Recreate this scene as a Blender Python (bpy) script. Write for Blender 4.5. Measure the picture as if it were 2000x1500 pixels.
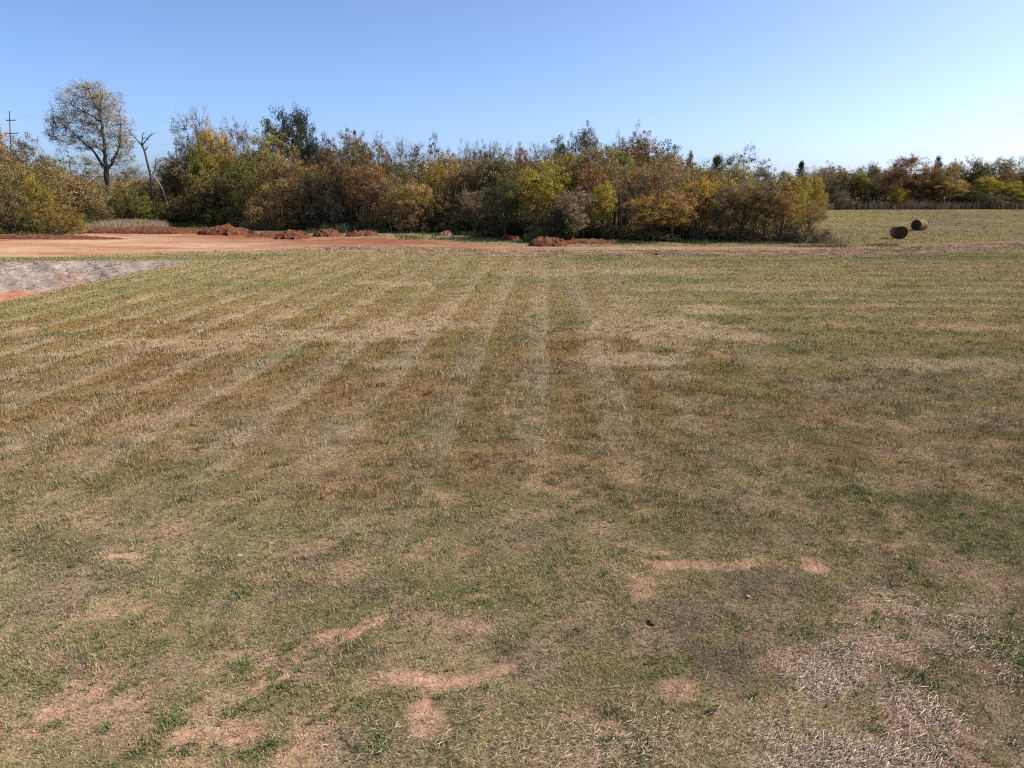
import bpy, math, random
import numpy as np
from mathutils import Vector

R = math.radians
scene = bpy.context.scene
for o in list(bpy.data.objects):
    bpy.data.objects.remove(o)
COL = scene.collection

# ------------------------------------------------------------------ camera, sky, sun, exposure
CAM_H = 5.3
PITCH = R(14.9)
FPX = 1413.0                       # focal length in pixels of the 2000 px wide photograph
cam_data = bpy.data.cameras.new("camera")
cam_data.sensor_width = 36.0
cam_data.lens = FPX / 2000.0 * 36.0
cam_data.clip_start = 0.1
cam_data.clip_end = 8000.0
cam = bpy.data.objects.new("camera", cam_data)
cam.location = (0, 0, CAM_H)
cam.rotation_euler = (R(90) - PITCH, 0, 0)
COL.objects.link(cam)
scene.camera = cam

SUN_AZ, SUN_EL = R(80), R(41)      # azimuth clockwise from the view direction (+Y)
world = bpy.data.worlds.new("World")
scene.world = world
world.use_nodes = True
wn = world.node_tree
wn.nodes.clear()
w_out = wn.nodes.new("ShaderNodeOutputWorld")
w_bg = wn.nodes.new("ShaderNodeBackground")
w_sky = wn.nodes.new("ShaderNodeTexSky")
w_sky.sky_type = 'NISHITA'
w_sky.sun_disc = False
w_sky.sun_elevation = SUN_EL
w_sky.sun_rotation = SUN_AZ
w_sky.altitude = 50.0
w_sky.air_density = 0.50
w_sky.dust_density = 1.7
w_sky.ozone_density = 5.0
w_bg.inputs['Strength'].default_value = 0.108
wn.links.new(w_sky.outputs[0], w_bg.inputs[0])
wn.links.new(w_bg.outputs[0], w_out.inputs[0])

sun_data = bpy.data.lights.new("sun", 'SUN')
sun_data.energy = 3.55
sun_data.angle = R(0.53)
sun_data.color = (1.0, 0.93, 0.82)
sun = bpy.data.objects.new("sun", sun_data)
sun_dir = Vector((math.sin(SUN_AZ) * math.cos(SUN_EL), math.cos(SUN_AZ) * math.cos(SUN_EL), math.sin(SUN_EL)))
sun.rotation_euler = sun_dir.to_track_quat('Z', 'Y').to_euler()
sun.location = (60, 20, 80)
COL.objects.link(sun)

scene.view_settings.view_transform = 'Standard'
scene.view_settings.look = 'None'
scene.view_settings.gamma = 1.0
scene.view_settings.exposure = 1.22
scene.view_settings.use_curve_mapping = False
scene.render.film_transparent = False
scene.cycles.use_denoising = False
scene.cycles.filter_width = 1.2
scene.cycles.max_bounces = 5
scene.cycles.diffuse_bounces = 2
scene.cycles.transparent_max_bounces = 8

# ------------------------------------------------------------------ photograph pixel -> place
CP, SP = math.cos(PITCH), math.sin(PITCH)

def ground_pt(px, py):
    """Where the ray through a photograph pixel meets level ground: x, y, depth."""
    u, v = (px - 1000) / FPX, (750 - py) / FPX
    z = -SP + v * CP
    t = -CAM_H / z
    return u * t, (CP + v * SP) * t, t

def at_dist(px, y):
    """x of a pixel column at forward distance y on the ground, and the depth there."""
    zc = y * CP + CAM_H * SP
    return (px - 1000) / FPX * zc, zc

def height_at(py, y):
    v = (750 - py) / FPX
    return CAM_H + y * (v * CP - SP) / (CP + v * SP)

# ------------------------------------------------------------------ noise
def _hash(ix, iy, seed):
    h = (ix.astype(np.int64) * 374761393 + iy.astype(np.int64) * 668265263 + seed * 974634777) & 0xFFFFFFFF
    h = ((h ^ (h >> 13)) * 1274126177) & 0xFFFFFFFF
    h = ((h ^ (h >> 15)) * 2246822519) & 0xFFFFFFFF
    return ((h ^ (h >> 16)) & 0xFFFFFF) / float(0xFFFFFF)

def vnoise(x, y, seed=0):
    ix, iy = np.floor(x), np.floor(y)
    fx, fy = x - ix, y - iy
    fx = fx * fx * fx * (fx * (fx * 6 - 15) + 10)
    fy = fy * fy * fy * (fy * (fy * 6 - 15) + 10)
    a, b = _hash(ix, iy, seed), _hash(ix + 1, iy, seed)
    c, d = _hash(ix, iy + 1, seed), _hash(ix + 1, iy + 1, seed)
    return (a + (b - a) * fx) * (1 - fy) + (c + (d - c) * fx) * fy

def fbm(x, y, size, octaves=4, seed=0):
    """0..1, mean 0.5; size = metres of the largest lump."""
    s, amp, tot = 0.0, 1.0, 0.0
    for k in range(octaves):
        f = 2.03 ** k / size
        ca, sa = math.cos(0.7 * k + seed), math.sin(0.7 * k + seed)
        s = s + amp * vnoise((x * ca - y * sa) * f + 17.3 * k, (x * sa + y * ca) * f - 9.1 * k, seed * 31 + k)
        tot += amp
        amp *= 0.55
    return s / tot

def sstep(a, b, x):
    t = np.clip((x - a) / (b - a), 0, 1)
    return t * t * (3 - 2 * t)

def mixc(c, d, w):
    w = np.asarray(w)[..., None]
    return c * (1 - w) + np.asarray(d) * w

def inside(poly, x, y):
    """Signed distance to a polygon (positive inside)."""
    poly = np.asarray(poly, float)
    d2 = np.full(x.shape, 1e18)
    ins = np.zeros(x.shape, bool)
    n = len(poly)
    for i in range(n):
        ax, ay = poly[i]
        bx, by = poly[(i + 1) % n]
        ex, ey = bx - ax, by - ay
        t = np.clip(((x - ax) * ex + (y - ay) * ey) / (ex * ex + ey * ey + 1e-12), 0, 1)
        d2 = np.minimum(d2, (x - ax - t * ex) ** 2 + (y - ay - t * ey) ** 2)
        cond = (ay > y) != (by > y)
        with np.errstate(divide='ignore', invalid='ignore'):
            ins ^= cond & (x < (bx - ax) * (y - ay) / (by - ay + 1e-30) + ax)
    d = np.sqrt(d2)
    return np.where(ins, d, -d)

# ------------------------------------------------------------------ terrain
BX, BY1, BY0 = -25.4, 58.7, 20.0    # the excavated basin lies at x < BX, BY0 < y < BY1

def basin_depth(x, y):
    """0 on the level, up to 1 on the basin floor."""
    wob = (fbm(x, y, 5.0, 3, 41) - 0.5) * 1.0
    d = np.minimum(np.minimum(BX - x, (BY1 - y)), np.minimum(y - BY0, x + 75)) + wob * 0.5
    return np.clip(d / 6.4, 0, 1)

def terrain(x, y):
    z = (fbm(x, y, 26.0, 2, 3) - 0.5) * 0.30 * sstep(3, 40, y)
    z = z + (fbm(x, y, 1.6, 3, 5) - 0.5) * 0.05
    z = z + (fbm(x, y, .50, 2, 6) - .5) * .085 * sstep(44, 30, y) * (.4 + .6 * sstep(8, 12, y))
    b = basin_depth(x, y)
    z = z - 1.72 * b + np.clip(b * 4, 0, 1) * ((fbm((x + y * .9) * 2.4, (y - x * .9) * .4, 1.1, 5, 36) - 0.5) * 0.55 + (fbm(x, y, 1.2, 3, 8) - 0.5) * 0.2)
    z = z + 0.9 * sstep(85, 200, y) * sstep(20, 60, x)        # the far meadow rises a little
    return z

ROAD_TOP = [(-500, 478), (-200, 474), (0, 470), (100, 462), (235, 451), (400, 448), (500, 457), (600, 463), (730, 465), (850, 471),
            (940, 479), (1100, 482.5), (1300, 482), (1600, 483.3), (1700, 481.5), (1800, 477.5), (2000, 469.5), (2400, 455)]
ROAD_BOT = [(2400, 457.5), (2000, 472.2), (1800, 480), (1700, 484.6), (1600, 487), (1300, 488), (1000, 488), (900, 485.5), (750, 480.5),
            (650, 481), (500, 488), (400, 490), (200, 497.5), (0, 500.5), (-200, 502), (-500, 505)]
ROAD = [ground_pt(*p)[:2] for p in ROAD_TOP + ROAD_BOT]

STRIPES = np.array([-28.2, -26.0, -23.8, -21.6, -19.4, -17.15, -14.85, -12.5, -10.1, -7.7, -5.35, -3.2, -1.05, 1.05, 3.0, 5.0])

def patches(lst, x, y, seed, rough=0.55, size=0.8):
    m = np.zeros(x.shape)
    nz = (fbm(x, y, size, 4, seed) - 0.5) * 2 * rough
    for p in lst:
        px, py, rx, ry = p[:4]
        st = p[4] if len(p) > 4 else 1.0
        rot = math.radians(p[5]) if len(p) > 5 else 0.0
        cx, cy, t = ground_pt(px, py)
        ax = rx / FPX * t
        ay = abs(ground_pt(px, py - ry)[1] - ground_pt(px, py + ry)[1]) / 2
        dx, dy = x - cx, y - cy
        ca, sa = math.cos(rot), math.sin(rot)
        q = np.sqrt(((dx * ca + dy * sa) / ax) ** 2 + ((-dx * sa + dy * ca) / ay) ** 2)
        near = q < 2.2
        m = np.where(near, np.maximum(m, st * sstep(1.25, 0.65, q + nz)), m)
    return m

SOIL = [(248, 1090, 42, 9), (405, 1112, 22, 7, .7), (700, 1232, 78, 10, 1, 52), (655, 1236, 26, 16), (850, 1335, 110, 22), (830, 1405, 40, 42),
        (985, 1310, 50, 14, .8), (400, 1440, 90, 22, .8), (390, 1492, 60, 18, .9), (60, 1432, 45, 14, .8), (20, 1470, 40, 12, .7), (150, 1345, 40, 14, .7),
        (180, 1352, 28, 12, .7), (1270, 1100, 46, 16), (1390, 1103, 110, 11, .85), (1285, 1078, 40, 8, .9), (1585, 1105, 28, 16), (1755, 1410, 36, 24),
        (1320, 1340, 50, 20, .8), (1730, 1190, 60, 16, .7), (1690, 1215, 60, 16, .7), (1740, 1060, 40, 8, .7), (1180, 1425, 30, 14, .6),
        (940, 1165, 20, 6, .8), (600, 1400, 40, 12, .6), (620, 1480, 70, 16, .7), (480, 1410, 60, 16, .6), (190, 1200, 50, 8, .4), (1700, 1055, 34, 7, .7),
        (820, 1130, 30, 6, .4), (1130, 1155, 30, 6, .4), (1340, 1015, 22, 5, .6), (1050, 1000, 40, 5, .4), (325, 1225, 24, 10, .5), (1560, 1455, 40, 10, .4)]
DRY = [(1340, 645, 110, 22), (1285, 668, 70, 16), (1220, 640, 60, 30, .7), (1240, 702, 110, 13), (1390, 603, 100, 10, .8), (1310, 735, 70, 12, .7),
       (1420, 790, 80, 14, .5), (1870, 715, 150, 16, .8), (820, 633, 90, 14, .9), (700, 655, 130, 10, .8), (500, 655, 110, 12, .6), (330, 672, 160, 12, .6),
       (780, 710, 60, 10, .7), (860, 632, 60, 8, .8), (760, 553, 90, 6, .7), (1060, 535, 80, 10, .5), (1250, 528, 140, 7, .7), (1900, 640, 140, 8, .5),
       (1500, 880, 130, 20, .4), (1830, 880, 110, 22, .45), (1720, 820, 90, 14, .4), (280, 820, 110, 18, .45), (560, 860, 90, 16, .4), (1180, 690, 40, 24, .5),
       (100, 690, 130, 10, .4), (1000, 790, 40, 40, .25), (1500, 560, 200, 6, .5), (1850, 565, 150, 5, .6), (1400, 940, 160, 10, .35), (1390, 830, 90, 20, .4),
       (1750, 940, 90, 18, .4), (420, 760, 90, 10, .3)]
GREEN = [(1283, 687, 18, 3, 1), (1365, 672, 26, 4, .7), (125, 654, 60, 5, .7), (1520, 845, 110, 18, .6), (1650, 960, 90, 26, .9), (1780, 985, 120, 22, .9),
         (1900, 1010, 110, 26, .8), (1960, 1075, 90, 40, .7), (1480, 830, 60, 12, .5), (660, 1035, 160, 45, .45), (480, 1155, 34, 18, .6), (1700, 920, 60, 10, .5),
         (1560, 690, 30, 5, .5), (420, 560, 260, 14, .30), (90, 600, 160, 14, .35), (1300, 545, 90, 6, .5), (960, 1340, 60, 18, .3), (570, 690, 60, 8, .5),
         (480, 500, 140, 4, .6), (1150, 504, 60, 3, .8), (1820, 502, 220, 5, .8), (1500, 507, 300, 3, .4), (1430, 790, 60, 12, .4), (1800, 560, 120, 6, .3),
         (250, 600, 90, 7, .2), (1520, 770, 90, 20, .3), (1800, 790, 130, 24, .3), (1000, 545, 60, 7, .4), (1600, 1330, 110, 60, .2), (1330, 1450, 90, 30, .2)]

LITTER = [(1700, 1340, 190, 110), (1880, 1220, 150, 50, .9), (1640, 1470, 330, 50, .9), (1250, 1470, 180, 36, .6), (1700, 1200, 110, 40, .6), (1900, 1400, 140, 90, .6), (700, 1460, 160, 50, .5)]
C_TAN = np.array((0.335, 0.232, 0.122))
C_OLIVE = np.array((.182, .154, .058))
C_GREEN = np.array((0.125, 0.140, 0.046))
C_BROWN = np.array((.190, .114, .040))
C_STRAW = np.array((.405, .300, .188))
C_GREY = np.array((0.225, 0.178, 0.122))
C_SOIL = np.array((.375, .218, .146))
C_ROAD = np.array((.340, .205, .128))
C_RED = np.array((.165, .062, .034))
C_MAT = np.array((.345, .275, .228))

def ground_look(x, y, under=False):
    """Albedo of the ground cover and three cover masks: bare soil, road, basin mat."""
    n_big = fbm(x, y, 9.0, 3, 11)
    n_mid = fbm(x, y, 2.2, 4, 12)
    n_sml = fbm(x, y, 0.55, 3, 13)
    c = mixc(np.broadcast_to(C_TAN, x.shape + (3,)), C_OLIVE, sstep(.30, .68, n_mid * .6 + n_big * .4))
    c = mixc(c, C_BROWN, sstep(.36, .62, fbm(x, y, 4.0, 3, 14)) * .95 * sstep(10.5, 13.5, y) * sstep(36, 22, y) * sstep(12, 5, x))
    c = mixc(c, C_GREY, sstep(.5, .75, fbm(x, y, 3.0, 4, 19)) * .7)
    c = mixc(c, C_GREEN, sstep(.52, .72, fbm(x, y, 3.2, 4, 15)) * .55)
    # mowing stripes, running away from the camera on the left, across the view on the right
    s = x - 0.049 * (y - 19.0) + (fbm(x, y, 5.0, 2, 16) - .5) * .30
    ph = np.interp(s, STRIPES, np.arange(len(STRIPES)))
    f = ph - np.floor(ph)                    # dark swath first, then a paler one with a pale windrow along its edge
    pale = sstep(.44, .70, f + (n_sml - .5) * .25) * sstep(1.0, .93, f)
    rowl = sstep(.74, .88, f) * sstep(1.0, .95, f)
    zone = sstep(4.7, 4.3, s) * sstep(9.0, 17.0, y) * sstep(64, 60, y) * (.78 + .22 * sstep(.33, .58, n_big))
    c = mixc(c, C_BROWN * np.array((1.04, 1.08, 1.12)), zone * (1 - pale) * .64)
    c = mixc(c, C_STRAW * .72, zone * pale * .42)
    c = mixc(c, C_STRAW * .92, zone * rowl * .36)
    rows = .5 + .5 * np.sin(2 * np.pi * (y + .05 * x + (fbm(x, y, 8.0, 2, 17) - .5) * 2.2) / 2.9)
    zone2 = sstep(4.5, 6.5, s) * sstep(15, 24, y) * sstep(66, 58, y)
    c = mixc(c, C_TAN * 1.1, zone2 * rows * .35)
    c = mixc(c, C_OLIVE * np.array((.95, 1.0, .85)), zone2 * (1 - rows) * .60)
    c = c * (1 - .12 * sstep(9.5, 13, y) * sstep(30, 22, y))[..., None]
    # the far lawn is a little greener and paler
    c = mixc(c, np.array((.250, .200, .092)), sstep(30, 52, y) * .5)
    c = mixc(c, C_STRAW * .95, patches(DRY, x, y, 21, .75, 1.6) * .8)
    c = mixc(c, C_GREEN, patches(GREEN, x, y, 22, .85, 1.0) * .95)
    # close foreground: thin turf with red soil showing
    fg = sstep(13.5, 8.0, y)
    c = mixc(c, np.array((.188, .180, .080)), fg * .55)
    c = mixc(c, np.array((.300, .200, .135)), fg * sstep(.56, .72, fbm(x, y, 1.4, 4, 46)) * .75)
    c = mixc(c, np.array((.105, .122, .040)), fg * sstep(.50, .66, fbm(x, y, 1.0, 4, 47)) * .65)
    c = mixc(c, np.array((.150, .118, .085)), fg * sstep(.56, .70, fbm(x, y, .8, 4, 48)) * .70)
    soil = patches(SOIL, x, y, 23, .95, .34) * (.62 + .38 * sstep(.40, .56, fbm(x, y, .22, 3, 40)))
    soil = np.maximum(soil, fg * .60 * sstep(.65, .77, fbm(x, y, .55, 4, 24)))
    soil = np.maximum(soil, .45 * sstep(.70, .84, fbm(x, y, .8, 4, 25)) * sstep(18, 12, y))
    c_soil = C_SOIL * (.80 + .45 * fbm(x, y, .7, 4, 26))[..., None]
    c = mixc(c, c_soil, soil)
    thatch = mixc(np.broadcast_to(np.array((.275, .180, .118)), x.shape + (3,)), np.array((.125, .092, .055)), sstep(.35, .62, n_sml))
    if under:
        c = mixc(c, thatch, sstep(30, 10, y) * .6 * (1 - soil))
    lit = patches(LITTER, x, y, 44, .9, .9)
    c = mixc(c, np.array((.330, .232, .165)), lit * sstep(.44, .60, fbm(x, y, .5, 4, 45)) * .65)
    # the meadow beyond the road
    mead = sstep(66, 70, y) * sstep(10, 34, x)
    mm = fbm(x, y * 1.0, 11.0, 4, 27)
    cm = mixc(np.broadcast_to(np.array((.235, .185, .078)), x.shape + (3,)), np.array((.195, .160, .085)), sstep(.35, .65, mm))
    cm = mixc(cm, np.array((.29, .225, .115)), sstep(.55, .75, fbm(x, y, 6.0, 3, 28)) * .6)
    c = mixc(c, cm, mead)
    # litter-strewn verge on the near side of the road
    vb = np.interp(x, *VERGE_FAR)
    verge = sstep(vb - 9.0, vb - 5.0, y) * sstep(vb + 2.5, vb - .5, y)
    v_n = fbm(x, y, .9, 4, 29)
    cv = mixc(np.broadcast_to(np.array((.21, .130, .080)), x.shape + (3,)), np.array((.33, .220, .155)), sstep(.40, .65, v_n))
    cv = mixc(cv, np.array((.12, .115, .045)), sstep(.55, .7, fbm(x, y, 3.5, 3, 30)) * .7)
    c = mixc(c, cv, verge * sstep(-28, -16, x) * .85)
    # woodland floor
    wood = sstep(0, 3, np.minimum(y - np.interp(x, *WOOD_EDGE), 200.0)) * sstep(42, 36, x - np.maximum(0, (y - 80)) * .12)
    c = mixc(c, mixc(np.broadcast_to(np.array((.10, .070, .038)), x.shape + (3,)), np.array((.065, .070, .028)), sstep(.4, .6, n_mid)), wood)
    # road and graded earth
    rd = inside(ROAD, x, y)
    road = sstep(-.5, .6, rd + (fbm(x, y, 2.6, 4, 31) - .5) * 3.2 * sstep(30, 0, x + 22) + (fbm(x, y, 1.0, 3, 32) - .5) * 1.0)
    rb = np.interp(x, *ROAD_BACK)
    red = sstep(19, 4, rb - y) * sstep(2, -14, x) * sstep(-75, -52, x)
    streak = fbm(x * .35, y * 2.0, 3.0, 4, 33)
    cr = mixc(np.broadcast_to(C_ROAD, x.shape + (3,)), np.array((.285, .138, .080)), sstep(.42, .66, streak) * .9)
    cr = mixc(cr, np.array((.395, .262, .170)), sstep(.5, .7, fbm(x * .5, y, 6.0, 3, 34)) * .7)
    cr = cr * (.80 + .40 * fbm(x * .5, y * 1.6, 1.3, 4, 49))[..., None]
    cr = mixc(cr, C_RED * 1.35, red * sstep(.20, .5, fbm(x * .6, y, 4.0, 4, 35)) * .9)
    c = mixc(c, cr, road)
    lipm = sstep(BX + 9, BX - 2, x) * sstep(2.3, .6, np.abs(y - 59.7 - (fbm(x, y, 2.0, 3, 50) - .5) * 1.8))
    c = mixc(c, np.array((.150, .135, .058)), lipm * .85)
    # erosion matting on the basin bank, raw earth on its floor
    b = basin_depth(x, y)
    mat = sstep(.02, .06, b)
    diag = fbm((x + y * .9) * 2.4, (y - x * .9) * .4, 1.1, 5, 36)
    cb = mixc(np.broadcast_to(C_MAT, x.shape + (3,)), np.array((.235, .182, .148)), sstep(.45, .62, diag) * .8)
    cb = mixc(cb, np.array((.36, .205, .125)), sstep(.56, .70, fbm((x + y) * 2.0, (y - x) * .5, 1.8, 5, 37)) * .8)
    cb = mixc(cb, np.array((.330, .160, .092)), sstep(.94, .998, b + (fbm(x, y, 1.5, 3, 38) - .5) * .10))
    c = mixc(c, cb, mat)
    return c, soil, road, mat, wood

_vf = [ground_pt(px, py)[:2] for px, py in [(-200, 502), (0, 500.5), (400, 490), (500, 488), (650, 481), (900, 485.5), (1000, 488), (1300, 488), (1600, 487), (1700, 484.6), (1800, 480), (2000, 472.2), (2400, 457.5)]]
VERGE_FAR = (np.array([p[0] for p in _vf]), np.array([p[1] for p in _vf]))
_rb = [ground_pt(*p)[:2] for p in ROAD_TOP]
ROAD_BACK = (np.array([p[0] for p in _rb]), np.array([p[1] for p in _rb]))
_we = sorted([at_dist(px, d)[0:1] + (d,) for px, d in [(-900, 80), (-300, 84), (0, 89), (130, 92), (180, 122), (430, 124), (560, 108), (700, 100), (830, 98), (950, 91), (1060, 82), (1300, 78.5), (1500, 78), (1600, 80)]])
WOOD_EDGE = (np.array([p[0] for p in _we] + [36.5]), np.array([p[1] for p in _we] + [130.0]))

# ------------------------------------------------------------------ mesh and material helpers
def new_mesh(name, verts, faces, smooth=False):
    """verts (N,3), faces (M,k) all of one size k."""
    verts = np.ascontiguousarray(verts, np.float32)
    faces = np.ascontiguousarray(faces, np.int32)
    me = bpy.data.meshes.new(name)
    n, (m, k) = len(verts), faces.shape
    me.vertices.add(n)
    me.vertices.foreach_set("co", verts.ravel())
    me.loops.add(m * k)
    me.loops.foreach_set("vertex_index", faces.ravel())
    me.polygons.add(m)
    me.polygons.foreach_set("loop_start", np.arange(0, m * k, k, dtype=np.int32))
    if smooth:
        me.polygons.foreach_set("use_smooth", np.ones(m, bool))
    me.update(calc_edges=True)
    return me

def set_color(me, rgb, name="Col"):
    a = me.color_attributes.new(name, 'FLOAT_COLOR', 'POINT')
    c = np.ones((len(rgb), 4), np.float32)
    c[:, :3] = rgb
    a.data.foreach_set("color", c.ravel())

def set_float(me, val, name):
    a = me.attributes.new(name, 'FLOAT', 'POINT')
    a.data.foreach_set("value", np.asarray(val, np.float32))

def link(name, me, mat, parent=None, loc=None):
    ob = bpy.data.objects.new(name, me)
    if mat is not None:
        me.materials.append(mat)
    COL.objects.link(ob)
    if parent is not None:
        ob.parent = parent
    if loc is not None:
        ob.location = loc
    return ob

def tag(o, label=None, cat=None, group=None, kind=None):
    if label: o["label"] = label
    if cat: o["category"] = cat
    if group: o["group"] = group
    if kind: o["kind"] = kind
    return o

def empty(name, loc):
    o = bpy.data.objects.new(name, None)
    o.empty_display_size = 0.5
    COL.objects.link(o)
    o.location = loc
    return o

def mat_new(name):
    m = bpy.data.materials.new(name)
    m.use_nodes = True
    nt = m.node_tree
    nt.nodes.clear()
    out = nt.nodes.new("ShaderNodeOutputMaterial")
    return m, nt, out

def ground_material():
    m, nt, out = mat_new("turf_and_earth")
    N, L = nt.nodes.new, nt.links.new
    att = N("ShaderNodeAttribute"); att.attribute_name = "Col"
    tc = N("ShaderNodeNewGeometry")
    n1 = N("ShaderNodeTexNoise"); n1.inputs['Scale'].default_value = 9.0; n1.inputs['Detail'].default_value = 6.0; n1.inputs['Roughness'].default_value = .7
    n2 = N("ShaderNodeTexNoise"); n2.inputs['Scale'].default_value = 45.0; n2.inputs['Detail'].default_value = 3.0
    L(tc.outputs['Position'], n1.inputs['Vector']); L(tc.outputs['Position'], n2.inputs['Vector'])
    r1 = N("ShaderNodeMapRange"); r1.inputs[1].default_value = .3; r1.inputs[2].default_value = .7; r1.inputs[3].default_value = .62; r1.inputs[4].default_value = 1.32
    r2 = N("ShaderNodeMapRange"); r2.inputs[1].default_value = .3; r2.inputs[2].default_value = .7; r2.inputs[3].default_value = .75; r2.inputs[4].default_value = 1.22
    L(n1.outputs[0], r1.inputs[0]); L(n2.outputs[0], r2.inputs[0])
    n3 = N("ShaderNodeTexNoise"); n3.inputs['Scale'].default_value = .55; n3.inputs['Detail'].default_value = 9.0; n3.inputs['Roughness'].default_value = .72
    L(tc.outputs['Position'], n3.inputs['Vector'])
    r3 = N("ShaderNodeMapRange"); r3.inputs[1].default_value = .33; r3.inputs[2].default_value = .67; r3.inputs[3].default_value = .80; r3.inputs[4].default_value = 1.20
    L(n3.outputs[0], r3.inputs[0])
    m3 = N("ShaderNodeMath"); m3.operation = 'MULTIPLY'
    mu = N("ShaderNodeMath"); mu.operation = 'MULTIPLY'
    L(r1.outputs[0], mu.inputs[0]); L(r2.outputs[0], mu.inputs[1])
    vm = N("ShaderNodeVectorMath"); vm.operation = 'SCALE'
    L(att.outputs['Color'], vm.inputs[0]); L(mu.outputs[0], m3.inputs[0]); L(r3.outputs[0], m3.inputs[1]); L(m3.outputs[0], vm.inputs['Scale'])
    bp = N("ShaderNodeBump"); bp.inputs['Strength'].default_value = .7; bp.inputs['Distance'].default_value = .06
    L(n1.outputs[0], bp.inputs['Height'])
    bs = N("ShaderNodeBsdfDiffuse"); bs.inputs['Roughness'].default_value = .6
    L(vm.outputs[0], bs.inputs['Color']); L(bp.outputs[0], bs.inputs['Normal'])
    L(bs.outputs[0], out.inputs[0])
    return m

def blade_material(name, transl=.25):
    m, nt, out = mat_new(name)
    N, L = nt.nodes.new, nt.links.new
    att = N("ShaderNodeAttribute"); att.attribute_name = "Col"
    a = N("ShaderNodeBsdfDiffuse"); b = N("ShaderNodeBsdfTranslucent"); mx = N("ShaderNodeMixShader")
    mx.inputs[0].default_value = transl
    L(att.outputs['Color'], a.inputs['Color']); L(att.outputs['Color'], b.inputs['Color'])
    L(a.outputs[0], mx.inputs[1]); L(b.outputs[0], mx.inputs[2]); L(mx.outputs[0], out.inputs[0])
    return m

def leaf_material():
    """Leaf colour runs between the two tints the crown carries, by the leaf's own value."""
    m, nt, out = mat_new("autumn_leaves")
    N, L = nt.nodes.new, nt.links.new
    t1 = N("ShaderNodeAttribute"); t1.attribute_type = 'OBJECT'; t1.attribute_name = "tint_one"
    t2 = N("ShaderNodeAttribute"); t2.attribute_type = 'OBJECT'; t2.attribute_name = "tint_two"
    tv = N("ShaderNodeAttribute"); tv.attribute_name = "tone"
    br = N("ShaderNodeAttribute"); br.attribute_name = "bright"
    mx = N("ShaderNodeMix"); mx.data_type = 'RGBA'
    L(tv.outputs['Fac'], mx.inputs[0]); L(t1.outputs['Color'], mx.inputs[6]); L(t2.outputs['Color'], mx.inputs[7])
    vm = N("ShaderNodeVectorMath"); vm.operation = 'SCALE'
    L(mx.outputs[2], vm.inputs[0]); L(br.outputs['Fac'], vm.inputs['Scale'])
    a = N("ShaderNodeBsdfDiffuse"); b = N("ShaderNodeBsdfTranslucent"); ms = N("ShaderNodeMixShader"); ms.inputs[0].default_value = .3
    L(vm.outputs[0], a.inputs['Color']); L(vm.outputs[0], b.inputs['Color'])
    L(a.outputs[0], ms.inputs[1]); L(b.outputs[0], ms.inputs[2]); L(ms.outputs[0], out.inputs[0])
    return m

def noisy_material(name, c1, c2, scale=6.0, rough=.9, bump=.4, detail=5.0, dist=.05):
    m, nt, out = mat_new(name)
    N, L = nt.nodes.new, nt.links.new
    tc = N("ShaderNodeTexCoord")
    n1 = N("ShaderNodeTexNoise"); n1.inputs['Scale'].default_value = scale; n1.inputs['Detail'].default_value = detail; n1.inputs['Roughness'].default_value = .65
    L(tc.outputs['Object'], n1.inputs['Vector'])
    rp = N("ShaderNodeValToRGB")
    rp.color_ramp.elements[0].position = .34; rp.color_ramp.elements[0].color = (*c1, 1)
    rp.color_ramp.elements[1].position = .66; rp.color_ramp.elements[1].color = (*c2, 1)
    L(n1.outputs[0], rp.inputs[0])
    bp = N("ShaderNodeBump"); bp.inputs['Strength'].default_value = bump; bp.inputs['Distance'].default_value = dist
    L(n1.outputs[0], bp.inputs['Height'])
    bs = N("ShaderNodeBsdfPrincipled")
    bs.inputs['Roughness'].default_value = rough
    bs.inputs['Specular IOR Level'].default_value = .15
    L(rp.outputs[0], bs.inputs['Base Color']); L(bp.outputs[0], bs.inputs['Normal'])
    L(bs.outputs[0], out.inputs[0])
    return m

M_GROUND = ground_material()
M_BLADE = blade_material("grass_blades", .14)
M_STRAW = blade_material("straw", .1)
M_LEAF = leaf_material()
M_BARK = noisy_material("bark", (.060, .048, .040), (.125, .105, .088), 5.0)
M_PALEBARK = noisy_material("weathered_bark", (.16, .135, .12), (.33, .29, .26), 3.0)
M_POLE = noisy_material("pole_timber", (.07, .055, .045), (.13, .105, .09), 4.0)
M_WIRE = noisy_material("wire_metal", (.16, .16, .17), (.24, .24, .25), 2.0, .5, .0)
M_PORCELAIN = noisy_material("insulator_glaze", (.30, .29, .28), (.42, .41, .40), 8.0, .3, .0)
M_DIRT = noisy_material("red_clods", (.055, .020, .011), (.180, .066, .034), 2.3, .95, .9, 8.0, .15)
M_DIRTPALE = noisy_material("pale_red_earth", (.20, .090, .055), (.37, .185, .115), 2.0, .95, .8, 8.0, .12)
M_HAY = noisy_material("hay_side", (.10, .064, .036), (.25, .165, .098), 9.0, .95, .7, 8.0, .05)
M_HAYEND_SHADE = noisy_material("hay_end_shade", (.026, .018, .012), (.085, .058, .038), 14.0, .95, .8, 8.0, .05)  # bale ends: shade of the side away from the sun is in the colour
M_STONE = noisy_material("pale_stone", (.30, .235, .175), (.46, .37, .29), 14.0, .8, .5)
M_CLOD = noisy_material("dark_clod", (.05, .028, .018), (.16, .085, .055), 18.0, .95, .7)

# ------------------------------------------------------------------ ground sheet (field, road, basin share one grid)
def axis(segs):
    out = []
    for a, b, st in segs:
        out.append(np.arange(a, b - 1e-6, st))
    return np.concatenate(out)

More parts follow.
